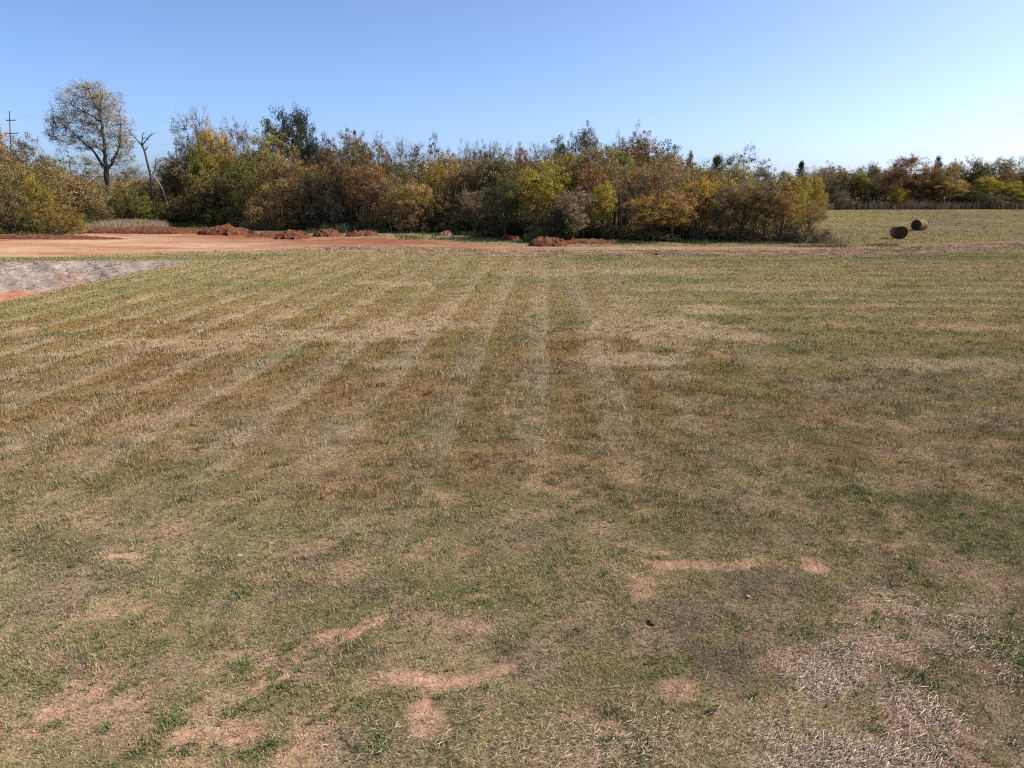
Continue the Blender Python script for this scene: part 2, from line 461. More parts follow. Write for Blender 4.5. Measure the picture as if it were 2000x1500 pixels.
_pos = axis([(0, 18, .13), (18, 62, .36), (62, 170, 1.4), (170, 420, 25), (420, 3001, 430)])
XS = np.concatenate([-_pos[:0:-1], _pos])
YS = axis([(-40, 3, 3.0), (3, 18, .09), (18, 66, .22), (66, 130, .5), (130, 260, 2.2), (260, 600, 20), (600, 4201, 450)])
GX, GY = np.meshgrid(XS, YS)
gx, gy = GX.ravel(), GY.ravel()
gz = terrain(gx, gy)
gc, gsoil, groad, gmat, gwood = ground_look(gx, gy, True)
nx, ny = len(XS), len(YS)
ii = (np.arange(ny - 1)[:, None] * nx + np.arange(nx - 1)[None, :]).ravel()
quads = np.stack([ii, ii + 1, ii + nx + 1, ii + nx], 1)
fr = groad[quads].mean(1)
fm = gmat[quads].mean(1)
sel_mat = fm > .5
sel_road = (~sel_mat) & (fr > .5)
sel_field = ~(sel_mat | sel_road)
gv = np.stack([gx, gy, gz], 1)

def sheet(name, sel):
    f = quads[sel]
    used, inv = np.unique(f.ravel(), return_inverse=True)
    me = new_mesh(name, gv[used], inv.reshape(-1, 4), True)
    set_color(me, gc[used])
    ob = link(name, me, M_GROUND)
    return ob

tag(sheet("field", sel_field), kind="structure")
tag(sheet("dirt_road", sel_road), kind="structure")
tag(sheet("basin_terrain", sel_mat), kind="structure")

# ------------------------------------------------------------------ grass
rng = np.random.default_rng(7)

def blades(pos, length, width, lean, yaw, col, tipcol=None, bend=.5):
    """Five-point bent blades. All arguments are arrays over the blades."""
    n = len(pos)
    dx, dy = np.cos(yaw), np.sin(yaw)
    sx, sy = -dy, dx
    h1, o1 = np.cos(lean * bend) * length * .5, np.sin(lean * bend) * length * .5
    h2, o2 = h1 + np.cos(lean) * length * .5, o1 + np.sin(lean) * length * .5
    v = np.empty((n, 5, 3))
    w = width * .5
    v[:, 0] = pos + np.stack([sx * w, sy * w, -length * .06], 1)
    v[:, 1] = pos - np.stack([sx * w, sy * w, length * .06], 1)
    mid = pos + np.stack([dx * o1, dy * o1, h1], 1)
    sd = np.stack([sx * w * .8, sy * w * .8, np.zeros(n)], 1)
    v[:, 2] = mid - sd
    v[:, 3] = mid + sd
    v[:, 4] = pos + np.stack([dx * o2, dy * o2, h2], 1)
    b = np.arange(n)[:, None] * 5
    f = np.concatenate([b + np.array([0, 1, 2]), b + np.array([0, 2, 3]), b + np.array([3, 2, 4])])
    c = np.repeat(col, 5, 0)
    return v.reshape(-1, 3), f, c

def cover_points(y0, y1, dens, n_try_scale=1.0, margin=3.0):
    """Random points over the part of the lawn the camera can see (and a margin), density dens(y) per square metre."""
    out = []
    edges = np.concatenate([np.arange(y0, y1, max(.5, (y1 - y0) / 60)), [y1]])
    for a, b in zip(edges[:-1], edges[1:]):
        half = .735 * (b * CP + CAM_H * SP) + margin
        n = rng.poisson(dens(.5 * (a + b)) * (b - a) * 2 * half)
        out.append(np.stack([rng.uniform(-half, half, n), rng.uniform(a, b, n)], 1))
    return np.concatenate(out)

def blade_set(x, y, c, le, wd, lean_m, lean_s, boost):
    n = len(x)
    pos = np.stack([x, y, terrain(x, y)], 1)
    lean = np.clip(rng.normal(lean_m, lean_s, n), .15, 1.52)
    c = c * rng.uniform(.50, 1.45, n)[:, None]
    k = rng.random(n)
    c = np.where((k < .14)[:, None], C_STRAW * rng.uniform(.4, .8, n)[:, None] + c * .5, c)
    c = np.where((k > .93)[:, None], C_GREEN * rng.uniform(.7, 1.3, n)[:, None], c)
    return blades(pos, le * rng.uniform(.6, 1.35, n), wd * rng.uniform(.7, 1.3, n), lean, rng.uniform(0, 2 * np.pi, n), c * boost)

def grass_zone(y0, y1, tufts, per, t_rad, t_len, wid, mat_dens, mat_len, relief=.75):
    """Mown turf: clumps of a dozen blades, and a lower mat of lying blades between them."""
    p = cover_points(y0, y1, tufts)
    x, y = p[:, 0], p[:, 1]
    c, soil, road, mat, wood = ground_look(x, y)
    big = fbm(x, y, .42, 2, 51)
    m = sstep(.44, .58, big)
    keep = rng.random(len(x)) > np.clip(soil * .86 + road * 1.4 + mat * 1.4, 0, .985)
    keep &= rng.random(len(x)) < .42 + .58 * m
    x, y, c, m = x[keep], y[keep], c[keep], m[keep]
    n = len(x)
    size = rng.uniform(.55, 1.3, n) * (.55 + (.75 + relief * sstep(9.0, 12.0, y) * sstep(34, 22, y)) * m)
    tc = c * rng.uniform(.78, 1.25, n)[:, None]
    k = rng.random(n)
    tc = np.where((k < .16)[:, None], tc * .45 + C_GREEN * .6, tc)
    tc = np.where(((k > .16) & (k < .30))[:, None], tc * np.array((.50, .44, .40)), tc)
    tc = np.where((k > .84)[:, None], tc * .5 + C_GREY * .5, tc)
    idx = np.repeat(np.arange(n), per)
    rr = t_rad(y[idx]) * size[idx]
    bx_ = x[idx] + rng.normal(0, .6, len(idx)) * rr
    by_ = y[idx] + rng.normal(0, .6, len(idx)) * rr
    a = blade_set(bx_, by_, tc[idx], t_len(y[idx]) * size[idx] * 1.1, wid(y[idx]), .98 - .30 * m[idx] * sstep(9.0, 12.0, y[idx]), .34, 1.20)
    p = cover_points(y0, y1, mat_dens)
    x, y = p[:, 0], p[:, 1]
    c, soil, road, mat, wood = ground_look(x, y)
    keep = rng.random(len(x)) > np.clip(soil * .84 + road * 1.4 + mat * 1.4, 0, .985)
    x, y, c = x[keep], y[keep], c[keep]
    b = blade_set(x, y, c, mat_len(y), wid(y), 1.25, .22, 1.14)
    return join([a, b])

def join(parts):
    vs, fs, cs, off = [], [], [], 0
    for v, f, c in parts:
        vs.append(v); fs.append(f + off); cs.append(c)
        off += len(v)
    return np.concatenate(vs), np.concatenate(fs), np.concatenate(cs)

def stuff(name, parts, mat, label, cat):
    v, f, c = join(parts)
    me = new_mesh(name, v, f)
    set_color(me, c)
    return tag(link(name, me, mat), label, cat, kind="stuff")

grass = [grass_zone(4.2, 14.0, lambda y: 105 * min(1, (9.0 / y) ** 1.2), 13, lambda y: .040 + 0 * y, lambda y: .044 + 0 * y, lambda y: .0040 + .00030 * y, lambda y: 2400 * min(1, (9.0 / y) ** 1.4), lambda y: .040 + 0 * y),
         grass_zone(14.0, 32.0, lambda y: 46 * (14.0 / y) ** 1.6, 12, lambda y: .035 + .0022 * y, lambda y: .046 + .0006 * y, lambda y: .0007 * y - .0005, lambda y: 1000 * (14.0 / y) ** 1.8, lambda y: .042 + .001 * (y - 14)),
         grass_zone(32.0, 66.0, lambda y: 9.5 * (32.0 / y) ** 1.8, 9, lambda y: .06 + .0022 * y, lambda y: .062 + 0 * y, lambda y: .0009 * y - .006, lambda y: 170 * (32.0 / y) ** 1.9, lambda y: .07 + 0 * y),
         grass_zone(66.0, 180.0, lambda y: 1.6 * (66.0 / y) ** 2, 7, lambda y: .22 + 0 * y, lambda y: .11 + 0 * y, lambda y: .0008 * y, lambda y: 14 * (66.0 / y) ** 2, lambda y: .10 + 0 * y)]
stuff("grass", grass, M_BLADE, "short mown autumn grass, tan olive and green, covering the field", "grass")

# straw: pale cut stalks lying on the thin turf
def straw_points():
    out = []
    for px, py, rx, ry, n in [(px, py, rx, ry, int(n * 1.7)) for px, py, rx, ry, n in [(1700, 1340, 150, 90, 2600), (1600, 1330, 80, 40, 420), (1880, 1260, 130, 110, 1500), (1800, 1200, 120, 36, 420), (1650, 1470, 330, 50, 2400),
                              (1900, 1440, 120, 80, 700), (1300, 1460, 260, 60, 620), (720, 1450, 220, 55, 330), (1480, 1400, 200, 70, 500), (1000, 1450, 160, 60, 170), (640, 1430, 60, 30, 90),
                              (1400, 1320, 500, 140, 260), (1750, 1290, 90, 50, 500), (1900, 1170, 130, 20, 90), (1790, 1410, 70, 40, 450), (460, 1430, 80, 40, 60), (1230, 990, 120, 20, 60)]]:
        cx, cy, t = ground_pt(px, py)
        ax = rx / FPX * t
        ay = abs(ground_pt(px, py - ry)[1] - ground_pt(px, py + ry)[1]) / 2
        a = rng.normal(0, .62, (n, 2))
        out.append(np.stack([cx + a[:, 0] * ax, cy + a[:, 1] * ay], 1))
    p = np.concatenate(out)
    m = fbm(p[:, 0], p[:, 1], .8, 4, 66)
    return p[rng.random(len(p)) < .08 + .92 * sstep(.44, .60, m)]

def stalks(p, lmin, lmax, w, col):
    n = len(p)
    z = terrain(p[:, 0], p[:, 1]) + rng.uniform(.008, .05, n)
    yaw = np.where(rng.random(n) < .55, rng.normal(.45, .35, n), rng.uniform(0, np.pi, n))
    le = rng.uniform(0, 1, n) ** 1.9 * (lmax - lmin) + lmin
    tilt = rng.normal(0, .16, n)
    d = np.stack([np.cos(yaw) * np.cos(tilt), np.sin(yaw) * np.cos(tilt), np.sin(tilt)], 1)
    s = np.stack([-np.sin(yaw), np.cos(yaw), np.zeros(n)], 1)
    ww = w * rng.uniform(.5, 1.5, n)
    c0 = np.stack([p[:, 0], p[:, 1], z], 1)
    up = np.array([0, 0, 1.0])
    v = np.empty((n, 6, 3))
    for e, sg in ((0, -.5), (3, .5)):
        q = c0 + d * (le * sg)[:, None]
        v[:, e] = q + s * (ww * .5)[:, None]
        v[:, e + 1] = q - s * (ww * .5)[:, None]
        v[:, e + 2] = q + up * (ww * .35)[:, None]
    b = np.arange(n)[:, None] * 6
    f = np.concatenate([b + np.array(t) for t in ([0, 3, 5], [0, 5, 2], [2, 5, 4], [2, 4, 1], [1, 4, 3], [1, 3, 0], [0, 2, 1], [3, 4, 5])])
    c = np.repeat(np.asarray(col) * rng.uniform(.62, 1.2, n)[:, None], 6, 0)
    return v.reshape(-1, 3), f, c

straw = [stalks(straw_points(), .012, .12, .0040, (.56, .42, .31)), stalks(straw_points()[::14], .07, .20, .0052, (.58, .45, .335))]
pv = cover_points(63, 82, lambda y: 2.6)
vb = np.interp(pv[:, 0], *VERGE_FAR)
pv = pv[(pv[:, 1] > vb - 8) & (pv[:, 1] < vb + .5) & (pv[:, 0] > -22)]
straw.append(stalks(pv, .08, .34, .05, (.40, .265, .185)))
bk = np.stack([rng.uniform(-62, -25.5, 16000), rng.uniform(46, 59, 16000)], 1)
bb = basin_depth(bk[:, 0], bk[:, 1])
bk = bk[(bb > .03) & (bb < .93) & (rng.random(len(bk)) < .25 + sstep(.4, .6, fbm(bk[:, 0], bk[:, 1], 1.5, 3, 67)))]
straw.append(stalks(bk, .15, .6, .030, (.35, .285, .24)))
stuff("straw", straw, M_STRAW, "pale cut straw stalks strewn over the bare turf and road verge", "straw")

# weeds: darker green rosettes and tufts in the thin turf
TUFTS = [(1207, 1090, 1.6), (1225, 1080, 1.2), (1282, 1090, 1), (1443, 1222, 1.2), (1430, 1205, 1), (1575, 1243, 1.1), (1656, 1271, 1), (1707, 1218, 1.4), (1762, 1243, 1.2), (1698, 1347, 1),
         (1753, 1345, 1), (1203, 1392, 1.2), (1256, 1460, 1.5), (1719, 1409, 1.2), (1388, 1383, 1), (1277, 1294, 1.2), (445, 1395, 1.5), (490, 1382, 1.5), (560, 1265, 1.5), (440, 1250, 1.3),
         (480, 1300, 1.2), (325, 1415, 1.6), (345, 1408, 1.4), (745, 1460, 1.3), (620, 1410, 1.6), (530, 1450, 1.5), (505, 1470, 1.5), (108, 1345, 1.4), (240, 1340, 1.3), (110, 1415, 1.2),
         (710, 1375, 1.4), (665, 1390, 1.2), (955, 1345, 1.2), (480, 1160, 1.8), (555, 1345, 1.2), (460, 1320, 1.2), (540, 1320, 1), (620, 1275, 1.2), (690, 1265, 1.1), (205, 1425, 1.1),
         (270, 1470, 1.3), (1820, 1340, 1.6), (1800, 1325, 1.4), (1440, 1000, 1), (1125, 975, 1.4), (1130, 880, 1), (1190, 1450, 1), (1960, 1270, 1), (1640, 1030, 1), (1030, 1170, 1), (880, 1190, 1)]
wp, wr = [], []
for px, py, r in TUFTS:
    cx, cy, t = ground_pt(px, py)
    for k in range(int(34 * r)):
        wp.append((cx + rng.normal(0, .055 * r), cy + rng.normal(0, .055 * r))); wr.append(r)
extra = cover_points(5.0, 13.5, lambda y: 5.0)
extra = extra[fbm(extra[:, 0], extra[:, 1], 3.0, 3, 61) > .50]
for cx, cy in extra:
    r = rng.uniform(.5, 1.0)
    for k in range(int(20 * r)):
        wp.append((cx + rng.normal(0, .04 * r), cy + rng.normal(0, .04 * r))); wr.append(r)
wp, wr = np.array(wp), np.array(wr)
n = len(wp)
wc = np.array((.060, .105, .034)) * rng.uniform(.6, 1.6, n)[:, None] + np.array((.03, .02, .0)) * rng.random(n)[:, None]
weeds = [blades(np.stack([wp[:, 0], wp[:, 1], terrain(wp[:, 0], wp[:, 1])], 1), rng.uniform(.04, .095, n) * wr ** .5, rng.uniform(.007, .015, n), rng.uniform(.75, 1.5, n), rng.uniform(0, 6.28, n), wc)]
stuff("weeds", weeds, M_BLADE, "dark green weed rosettes scattered through the thin foreground turf", "weeds")

# crumbs of clay and grit on the bare patches
cp = cover_points(4.6, 13.0, lambda y: 420)
_, cs, _, _, _ = ground_look(cp[:, 0], cp[:, 1])
cp = cp[rng.random(len(cp)) < sstep(.25, .7, cs)]
n = len(cp)
sz = rng.uniform(.003, .009, n) * rng.choice([1, 1, 1, 1.8], n)
OCT = np.array([(1, 0, 0), (0, 1, 0), (-1, 0, 0), (0, -1, 0), (0, 0, .8), (0, 0, -.5)])
v = OCT[None] * sz[:, None, None] * rng.uniform(.6, 1.3, (n, 6, 1)) + np.stack([cp[:, 0], cp[:, 1], terrain(cp[:, 0], cp[:, 1])], 1)[:, None]
f = np.arange(n)[:, None, None] * 6 + np.array([(0, 1, 4), (1, 2, 4), (2, 3, 4), (3, 0, 4), (1, 0, 5), (2, 1, 5), (3, 2, 5), (0, 3, 5)])[None]
cc = np.where((rng.random(n) < .12)[:, None], np.array((.52, .42, .34)), C_SOIL * rng.uniform(.55, 1.15, n)[:, None])
stuff("gravel", [(v.reshape(-1, 3), f.reshape(-1, 3), np.repeat(cc, 6, 0))], M_STRAW, "clay crumbs and grit on the bare pink soil patches", "gravel")

# ------------------------------------------------------------------ tall rough growth at the edge of the wood
def rough_patch(pts, lmin, lmax, w, lean, c1, c2, lo=.44):
    m = fbm(pts[:, 0], pts[:, 1], 3.2, 3, 73)
    pts = pts[rng.random(len(pts)) < .04 + .96 * sstep(lo, lo + .16, m)]
    n = len(pts)
    x, y = pts[:, 0], pts[:, 1]
    t = (rng.random(n) * .6 + .4 * fbm(x, y, 2.0, 3, 71))[:, None]
    c = (np.asarray(c1) * (1 - t) + np.asarray(c2) * t) * rng.uniform(.7, 1.3, n)[:, None]
    sc = .6 + .8 * fbm(x, y, 3.0, 3, 72)
    return blades(np.stack([x, y, terrain(x, y)], 1), rng.uniform(lmin, lmax, n) * sc, rng.uniform(.6, 1.4, n) * w, np.abs(rng.normal(lean, .25, n)), rng.uniform(0, 6.28, n), c)

def band(px0, px1, d0, d1, n):
    px = px0 + (px1 - px0) * rng.beta(1.6, 1.6, n)
    d = rng.beta(1.8, 1.8, n)
    y = (d0(px) if callable(d0) else d0) * (1 - d) + (d1(px) if callable(d1) else d1) * d
    x, _ = at_dist(px, y)
    return np.stack([x, y], 1)

edge = lambda px: np.interp((px - 1000) / FPX * 90, *WOOD_EDGE)
dry = [rough_patch(band(120, 330, 101, 118, 26000), .5, 1.4, .034, .48, (.36, .28, .195), (.25, .19, .125), .2),
       rough_patch(band(470, 560, 104, 108, 2500), .7, 1.7, .07, .30, (.30, .225, .13), (.17, .13, .07)),
       rough_patch(band(300, 480, 116, 122, 4000), .4, 1.2, .07, .4, (.24, .18, .10), (.12, .105, .05)),
       rough_patch(band(1585, 2150, 188, 197, 15000), .8, 2.3, .14, .22, (.26, .20, .135), (.13, .095, .065), .1),
       rough_patch(band(1575, 1700, 73, 86, 2200), .2, .8, .05, .45, (.26, .205, .12), (.16, .125, .07)),
       rough_patch(band(1540, 1760, 71.5, 76, 1500), .1, .4, .05, .6, (.22, .165, .11), (.12, .09, .055)),
       rough_patch(band(1020, 1080, 79, 82, 900), .5, 1.3, .05, .4, (.30, .24, .13), (.17, .15, .07))]
stuff("dry_tall_grass", dry, M_BLADE, "tall dry brown grass standing along the foot of the woods", "grass")
green = [rough_patch(band(630, 700, 96, 101, 2600), .4, 1.4, .07, .5, (.14, .16, .085), (.075, .095, .04)),
         rough_patch(band(600, 760, 95, 100, 2500), .3, .8, .07, .6, (.12, .13, .05), (.075, .085, .035)),
         rough_patch(band(770, 1060, 82, 96, 6000), .2, .7, .06, .6, (.105, .120, .045), (.055, .075, .028)),
         rough_patch(band(1020, 1040, 79, 83, 500), .3, .9, .06, .6, (.08, .12, .03), (.06, .09, .03)),
         rough_patch(band(1130, 1620, 74.5, 81, 5000), .1, .5, .05, .6, (.10, .105, .04), (.06, .065, .028)),
         rough_patch(band(-200, 140, 85, 90, 2500), .3, .9, .07, .5, (.12, .115, .045), (.07, .075, .03)),
         rough_patch(band(310, 480, 112, 120, 3000), .3, .9, .07, .5, (.12, .125, .045), (.07, .08, .03))]
stuff("green_weeds", green, M_BLADE, "rank green weeds growing between the dirt piles and the trees", "weeds")

# ------------------------------------------------------------------ trees
class Tubes:
    def __init__(self):
        self.v, self.f, self.n = [], [], 0
    def add(self, pts, rad, sides=5):
        pts = np.asarray(pts, float)
        k = len(pts)
        tang = np.gradient(pts, axis=0)
        tang /= np.linalg.norm(tang, axis=1)[:, None] + 1e-9
        ref = np.array([0.31, 0.95, 0.1])
        a = np.cross(tang, ref); a /= np.linalg.norm(a, axis=1)[:, None] + 1e-9
        b = np.cross(tang, a)
        ang = np.arange(sides) * 2 * np.pi / sides
        ring = a[:, None, :] * np.cos(ang)[None, :, None] + b[:, None, :] * np.sin(ang)[None, :, None]
        v = pts[:, None, :] + ring * np.asarray(rad)[:, None, None]
        self.v.append(v.reshape(-1, 3))
        i = np.arange(k - 1)[:, None] * sides
        j = np.arange(sides)[None, :]
        j2 = (j + 1) % sides
        q = np.stack([i + j, i + j2, i + sides + j2, i + sides + j], -1).reshape(-1, 4)
        self.f.append(q + self.n)
        self.n += k * sides
    def mesh(self, name):
        return new_mesh(name, np.concatenate(self.v), np.concatenate(self.f), True)

def unit(v):
    return v / (np.linalg.norm(v) + 1e-9)

def leaf_mesh(name, centers, radii, per, size, r, flat=.8, aspect=.6, outs=None):
    """Leaf-sized faces scattered round the twig ends, each clump with its own tone."""
    nc = len(centers)
    cl = np.repeat(np.arange(nc), per)
    n = len(cl)
    off = r.normal(0, 1, (n, 3))
    off *= (r.random(n) ** .45 / (np.linalg.norm(off, axis=1) + 1e-9))[:, None]
    off[:, 2] *= flat
    c = centers[cl] + off * radii[cl][:, None]
    a = r.normal(0, 1, (n, 3)); a /= np.linalg.norm(a, axis=1)[:, None]
    nrm = r.normal(0, .62, (n, 3))
    if outs is not None:
        nrm += outs[cl] * .85 + off / (np.linalg.norm(off, axis=1)[:, None] + 1e-9) * .55 + np.array([0, 0, .30])
    b = np.cross(a, nrm); b /= np.linalg.norm(b, axis=1)[:, None] + 1e-9
    a = np.cross(nrm, b); a /= np.linalg.norm(a, axis=1)[:, None] + 1e-9
    s = size * r.uniform(.6, 1.4, n)[:, None]
    a = a * s * .5; b = b * s * .5 * aspect
    v = np.stack([c - a, c + b - a * .1, c + a, c - b - a * .1], 1).reshape(-1, 3)
    f = np.arange(n * 4).reshape(-1, 4)
    me = new_mesh(name, v, f)
    tone_c = r.random(nc)
    tone = np.clip(tone_c[cl] * .80 + r.random(n) * .20 + r.normal(0, .08, n), 0, 1)
    bright = np.clip(r.normal(1.0, .13, n) * (.84 + .32 * r.random(nc)[cl]), .35, 1.8)
    set_float(me, np.repeat(tone, 4), "tone")
    set_float(me, np.repeat(bright, 4), "bright")
    return me

def make_tree(seed, H=10.0, kind='elm'):
    """Returns (trunk mesh, crown mesh, height, width). The crown is a handful of uneven lobes; limbs run to the lobes,
    twigs run from the limbs to leaf clumps that sit mostly near the lobes' skins, so sky shows between the lobes."""
    r = np.random.default_rng(seed)
    K = dict(
        #            lobes, lobe radius, spread, low, high, clumps, leaves, clump radius, leaf, stems, clear
        elm=dict(nl=9, lr=(.13, .22), sp=.24, z=(.34, .86), nc=260, per=34, cr=.050, ls=.175, stems=1),
        gold=dict(nl=8, lr=(.15, .24), sp=.22, z=(.38, .84), nc=270, per=34, cr=.052, ls=.165, stems=1),
        shrub=dict(nl=9, lr=(.20, .32), sp=.44, z=(.16, .74), nc=260, per=28, cr=.070, ls=.15, stems=5),
        sapling=dict(nl=10, lr=(.13, .20), sp=.22, z=(.30, .80), nc=250, per=32, cr=.048, ls=.165, stems=2),
        open=dict(nl=12, lr=(.13, .20), sp=.25, z=(.34, .85), nc=250, per=20, cr=.045, ls=.20, stems=1),
        oak=dict(nl=13, lr=(.15, .21), sp=.29, z=(.32, .84), nc=290, per=56, cr=.050, ls=.27, stems=1),
        bare=dict(nl=10, lr=(.13, .20), sp=.24, z=(.34, .88), nc=220, per=7, cr=.045, ls=.15, stems=2),
    )[kind]
    T = Tubes()
    lobes = []
    for i in range(K['nl']):
        q = (i + r.uniform(.2, .8)) / K['nl']
        z = K['z'][0] + (K['z'][1] - K['z'][0]) * q
        rad = r.uniform(*K['lr'])
        if kind in ('elm', 'gold', 'oak', 'shrub'):
            prof = math.sqrt(max(.05, 1 - abs((q - .42) / .62) ** 2.4))
        elif kind == 'sapling':
            prof = math.sqrt(max(.12, 1 - abs((q - .48) / .66) ** 2.2))
        else:
            prof = .62 + .5 * math.sin(math.pi * (q * .70 + .12))
        az = i * 2.4 + r.uniform(-.6, .6)
        d = K['sp'] * prof * (r.uniform(.55, 1.1) if i < K['nl'] - 1 else .25)
        z = min(z, 1.0 - rad * .75)
        lobes.append((np.array([math.cos(az) * d, math.sin(az) * d, z]) * H, rad * H * (.75 + .35 * prof)))
    r0 = H * (.014 if K['stems'] > 1 else .019)
    tt = np.linspace(0, 1, 8)
    limb_pts = []
    stems = []
    for st in range(K['stems']):
        az0 = r.uniform(0, 6.28)
        sp = 0.03 if K['stems'] == 1 else r.uniform(.06, .16)
        if kind == 'shrub': sp = r.uniform(.12, .34)
        h = H * (.82 if K['stems'] == 1 else r.uniform(.66, .84))
        wob = np.cumsum(r.normal(0, .010 * H, (8, 3)), 0); wob[:, 2] = 0; wob[0] = 0
        trunk = np.stack([math.cos(az0) * sp * H * tt, math.sin(az0) * sp * H * tt, tt * h], 1) + wob
        T.add(trunk, r0 * (1 - tt * .85) * (1 + .5 * np.exp(-tt * 25)), 6)
        stems.append(trunk)
        limb_pts.append(trunk[3:])
    for c, rad in lobes:
        trunk = stems[r.integers(len(stems))]
        t0 = np.clip(c[2] / H * r.uniform(.35, .75), .12, .8)
        p = np.array([np.interp(t0, tt, trunk[:, q]) for q in range(3)])
        e = c + np.array([0, 0, rad * .35])
        m1 = p + (e - p) * .35 + r.normal(0, .02 * H, 3) + np.array([0, 0, -.01 * H])
        m2 = p + (e - p) * .7 + r.normal(0, .02 * H, 3)
        T.add([p, m1, m2, e], r0 * (1 - t0 * .6) * np.array([.52, .40, .26, .10]), 4)
        limb_pts.append(np.array([m1, (m1 + m2) / 2, m2, (m2 + e) / 2]))
    LP = np.concatenate(limb_pts)
    vol = np.array([l[1] ** 2 for l in lobes]); vol /= vol.sum()
    pick = r.choice(len(lobes), K['nc'], p=vol)
    q = r.normal(0, 1, (K['nc'], 3)); q /= np.linalg.norm(q, axis=1)[:, None]
    qd = q.copy()
    q *= (r.random(K['nc']) ** .38)[:, None]
    cen = np.array([l[0] for l in lobes])[pick] + q * np.array([l[1] for l in lobes])[pick][:, None] * np.array([1, 1, .85])
    cen += r.normal(0, .012 * H, cen.shape)
    ok = (cen[:, 2] > .05 * H)
    cen, qd = cen[ok], qd[ok]
    rad = H * K['cr'] * r.uniform(.6, 1.5, len(cen))
    fine = 4 if kind in ('bare', 'open') else 2
    for i, c in enumerate(cen):
        dist = ((LP - c) ** 2).sum(1) + np.clip(LP[:, 2] - c[2], 0, None) ** 2 * 3
        a = LP[np.argmin(dist)]
        m = (a + c) / 2 + r.normal(0, .012 * H, 3)
        T.add([a, m, c], H * np.array([.0026, .0018, .0008]), 3)
        for w in range(fine):
            T.add([m + (c - m) * r.random(), c + r.normal(0, 1, 3) * rad[i] * .8 + np.array([0, 0, rad[i] * .2])], [H * .0011, H * .0005], 3)
    cm = leaf_mesh("crown", cen, rad, int(K['per'] * 1.45), K['ls'] * .86, r, outs=qd)
    ext = np.abs(cen[:, :2]) + rad[:, None] * .5
    return T.mesh("trunk"), cm, float(np.percentile(cen[:, 2] + rad * .6, 98.5)), float(2 * np.percentile(ext.max(1), 96))

def make_cedar(seed, H=8.0):
    r = np.random.default_rng(seed)
    T = Tubes()
    tt = np.linspace(0, 1, 7)
    T.add(np.stack([r.normal(0, .02, 7) * H * .3, r.normal(0, .02, 7) * H * .3, tt * H], 1), H * .02 * (1 - .93 * tt), 6)
    tips, rad, outs = [], [], []
    for i in range(90):
        t = r.uniform(.06, .99)
        az = r.uniform(0, 6.28)
        L = H * .24 * (1.02 - t) ** .75 * r.uniform(.55, 1.15) + .02 * H
        p = np.array([0, 0, t * H])
        d = np.array([math.cos(az), math.sin(az), r.uniform(.25, .8)])
        e = p + d * L
        T.add([p, (p + e) / 2 + r.normal(0, .02 * H, 3) * .4, e], H * .003 * np.array([1, .7, .3]), 3)
        tips += [e, p + d * L * .55]
        rad += [H * .045 * r.uniform(.6, 1.3), H * .055]
        outs += [unit(d), unit(d)]
    tips, rad = np.array(tips), np.array(rad)
    cm = leaf_mesh("crown", tips, rad, 46, .15, r, 1.3, .5, np.array(outs))
    return T.mesh("trunk"), cm, H, H * .52

PROTO = {}
def protos():
    for kind, n, H in [('elm', 4, 10), ('shrub', 4, 5), ('sapling', 4, 9), ('open', 4, 12), ('oak', 2, 15), ('bare', 3, 9), ('gold', 4, 9)]:
        PROTO[kind] = [make_tree(100 * len(PROTO) + 7 * i + 3, float(H), kind) for i in range(n)]
    PROTO['cedar'] = [make_cedar(900 + i) for i in range(2)]
    for L in PROTO.values():
        for tm, cm, _, _ in L:
            tm.materials.append(M_BARK)
            cm.materials.append(M_LEAF)
protos()

TINT_BASE = dict(gold=(.350, .205, .030), yellow=(.370, .265, .030), yg=(.210, .200, .034), olive=(.135, .115, .038), green=(.075, .092, .026), dark=(.038, .046, .022),
            rust=(.215, .092, .036), brown=(.165, .108, .052), orange=(.390, .180, .030), grey=(.190, .150, .105), pale=(.330, .265, .150), willow=(.185, .200, .085),
            tan=(.270, .190, .095), redb=(.250, .070, .036), dgrey=(.075, .075, .050), khaki=(.215, .170, .070))
TINT = {k: tuple(min(.62, (c * .86 + m * .14) * 1.40) for c, m in zip(v, (.165, .128, .052))) if k not in ('dark', 'dgrey') else v for k, v in TINT_BASE.items()}
count = {}
trng = random.Random(5)

def plant(px, top, wpx, d, kind, c1, c2, label, name=None, cat='tree', group=None, sink=0.0):
    """A tree whose base is d metres ahead in pixel column px, reaching up to pixel row top and wpx pixels wide."""
    x, zc = at_dist(px, d)
    g = float(terrain(np.array([x]), np.array([float(d)]))[0])
    h = height_at(top, d) - g
    x = (px - 1000) / FPX * (d * CP - (g + h * .7 - CAM_H) * SP)
    w = wpx / FPX * zc * {'sapling': 1.30, 'open': 1.28, 'bare': 1.30, 'oak': 1.22, 'cedar': 1.15}.get(kind, 1.14)
    lst = PROTO[kind]
    i = count.get(kind, 0)
    count[kind] = i + 1
    tm, cm, ph, pw = lst[i % len(lst)]
    name = name or {'shrub': 'shrub', 'cedar': 'cedar_tree', 'oak': 'oak_tree', 'sapling': 'young_tree', 'bare': 'bare_tree'}.get(kind, 'autumn_tree')
    root = empty(name, (x, d, g - .05 - sink))
    root.rotation_euler = (0, 0, trng.uniform(0, 6.28))
    sw = w / pw
    root.scale = (sw, sw, (h + sink) / ph)
    tag(root, label, cat, group)
    shrubby = kind == 'shrub'
    t = bpy.data.objects.new('stems' if shrubby else 'trunk', tm); COL.objects.link(t); t.parent = root
    c = bpy.data.objects.new('foliage' if shrubby else 'crown', cm); COL.objects.link(c); c.parent = root
    j = lambda: trng.uniform(.9, 1.12)
    k = j()
    k *= .78 if shrubby else 1.0
    c["tint_one"] = [v * k for v in TINT[c1]]
    k = j()
    k *= .78 if shrubby else 1.0
    c["tint_two"] = [v * k for v in TINT[c2]]
    return root

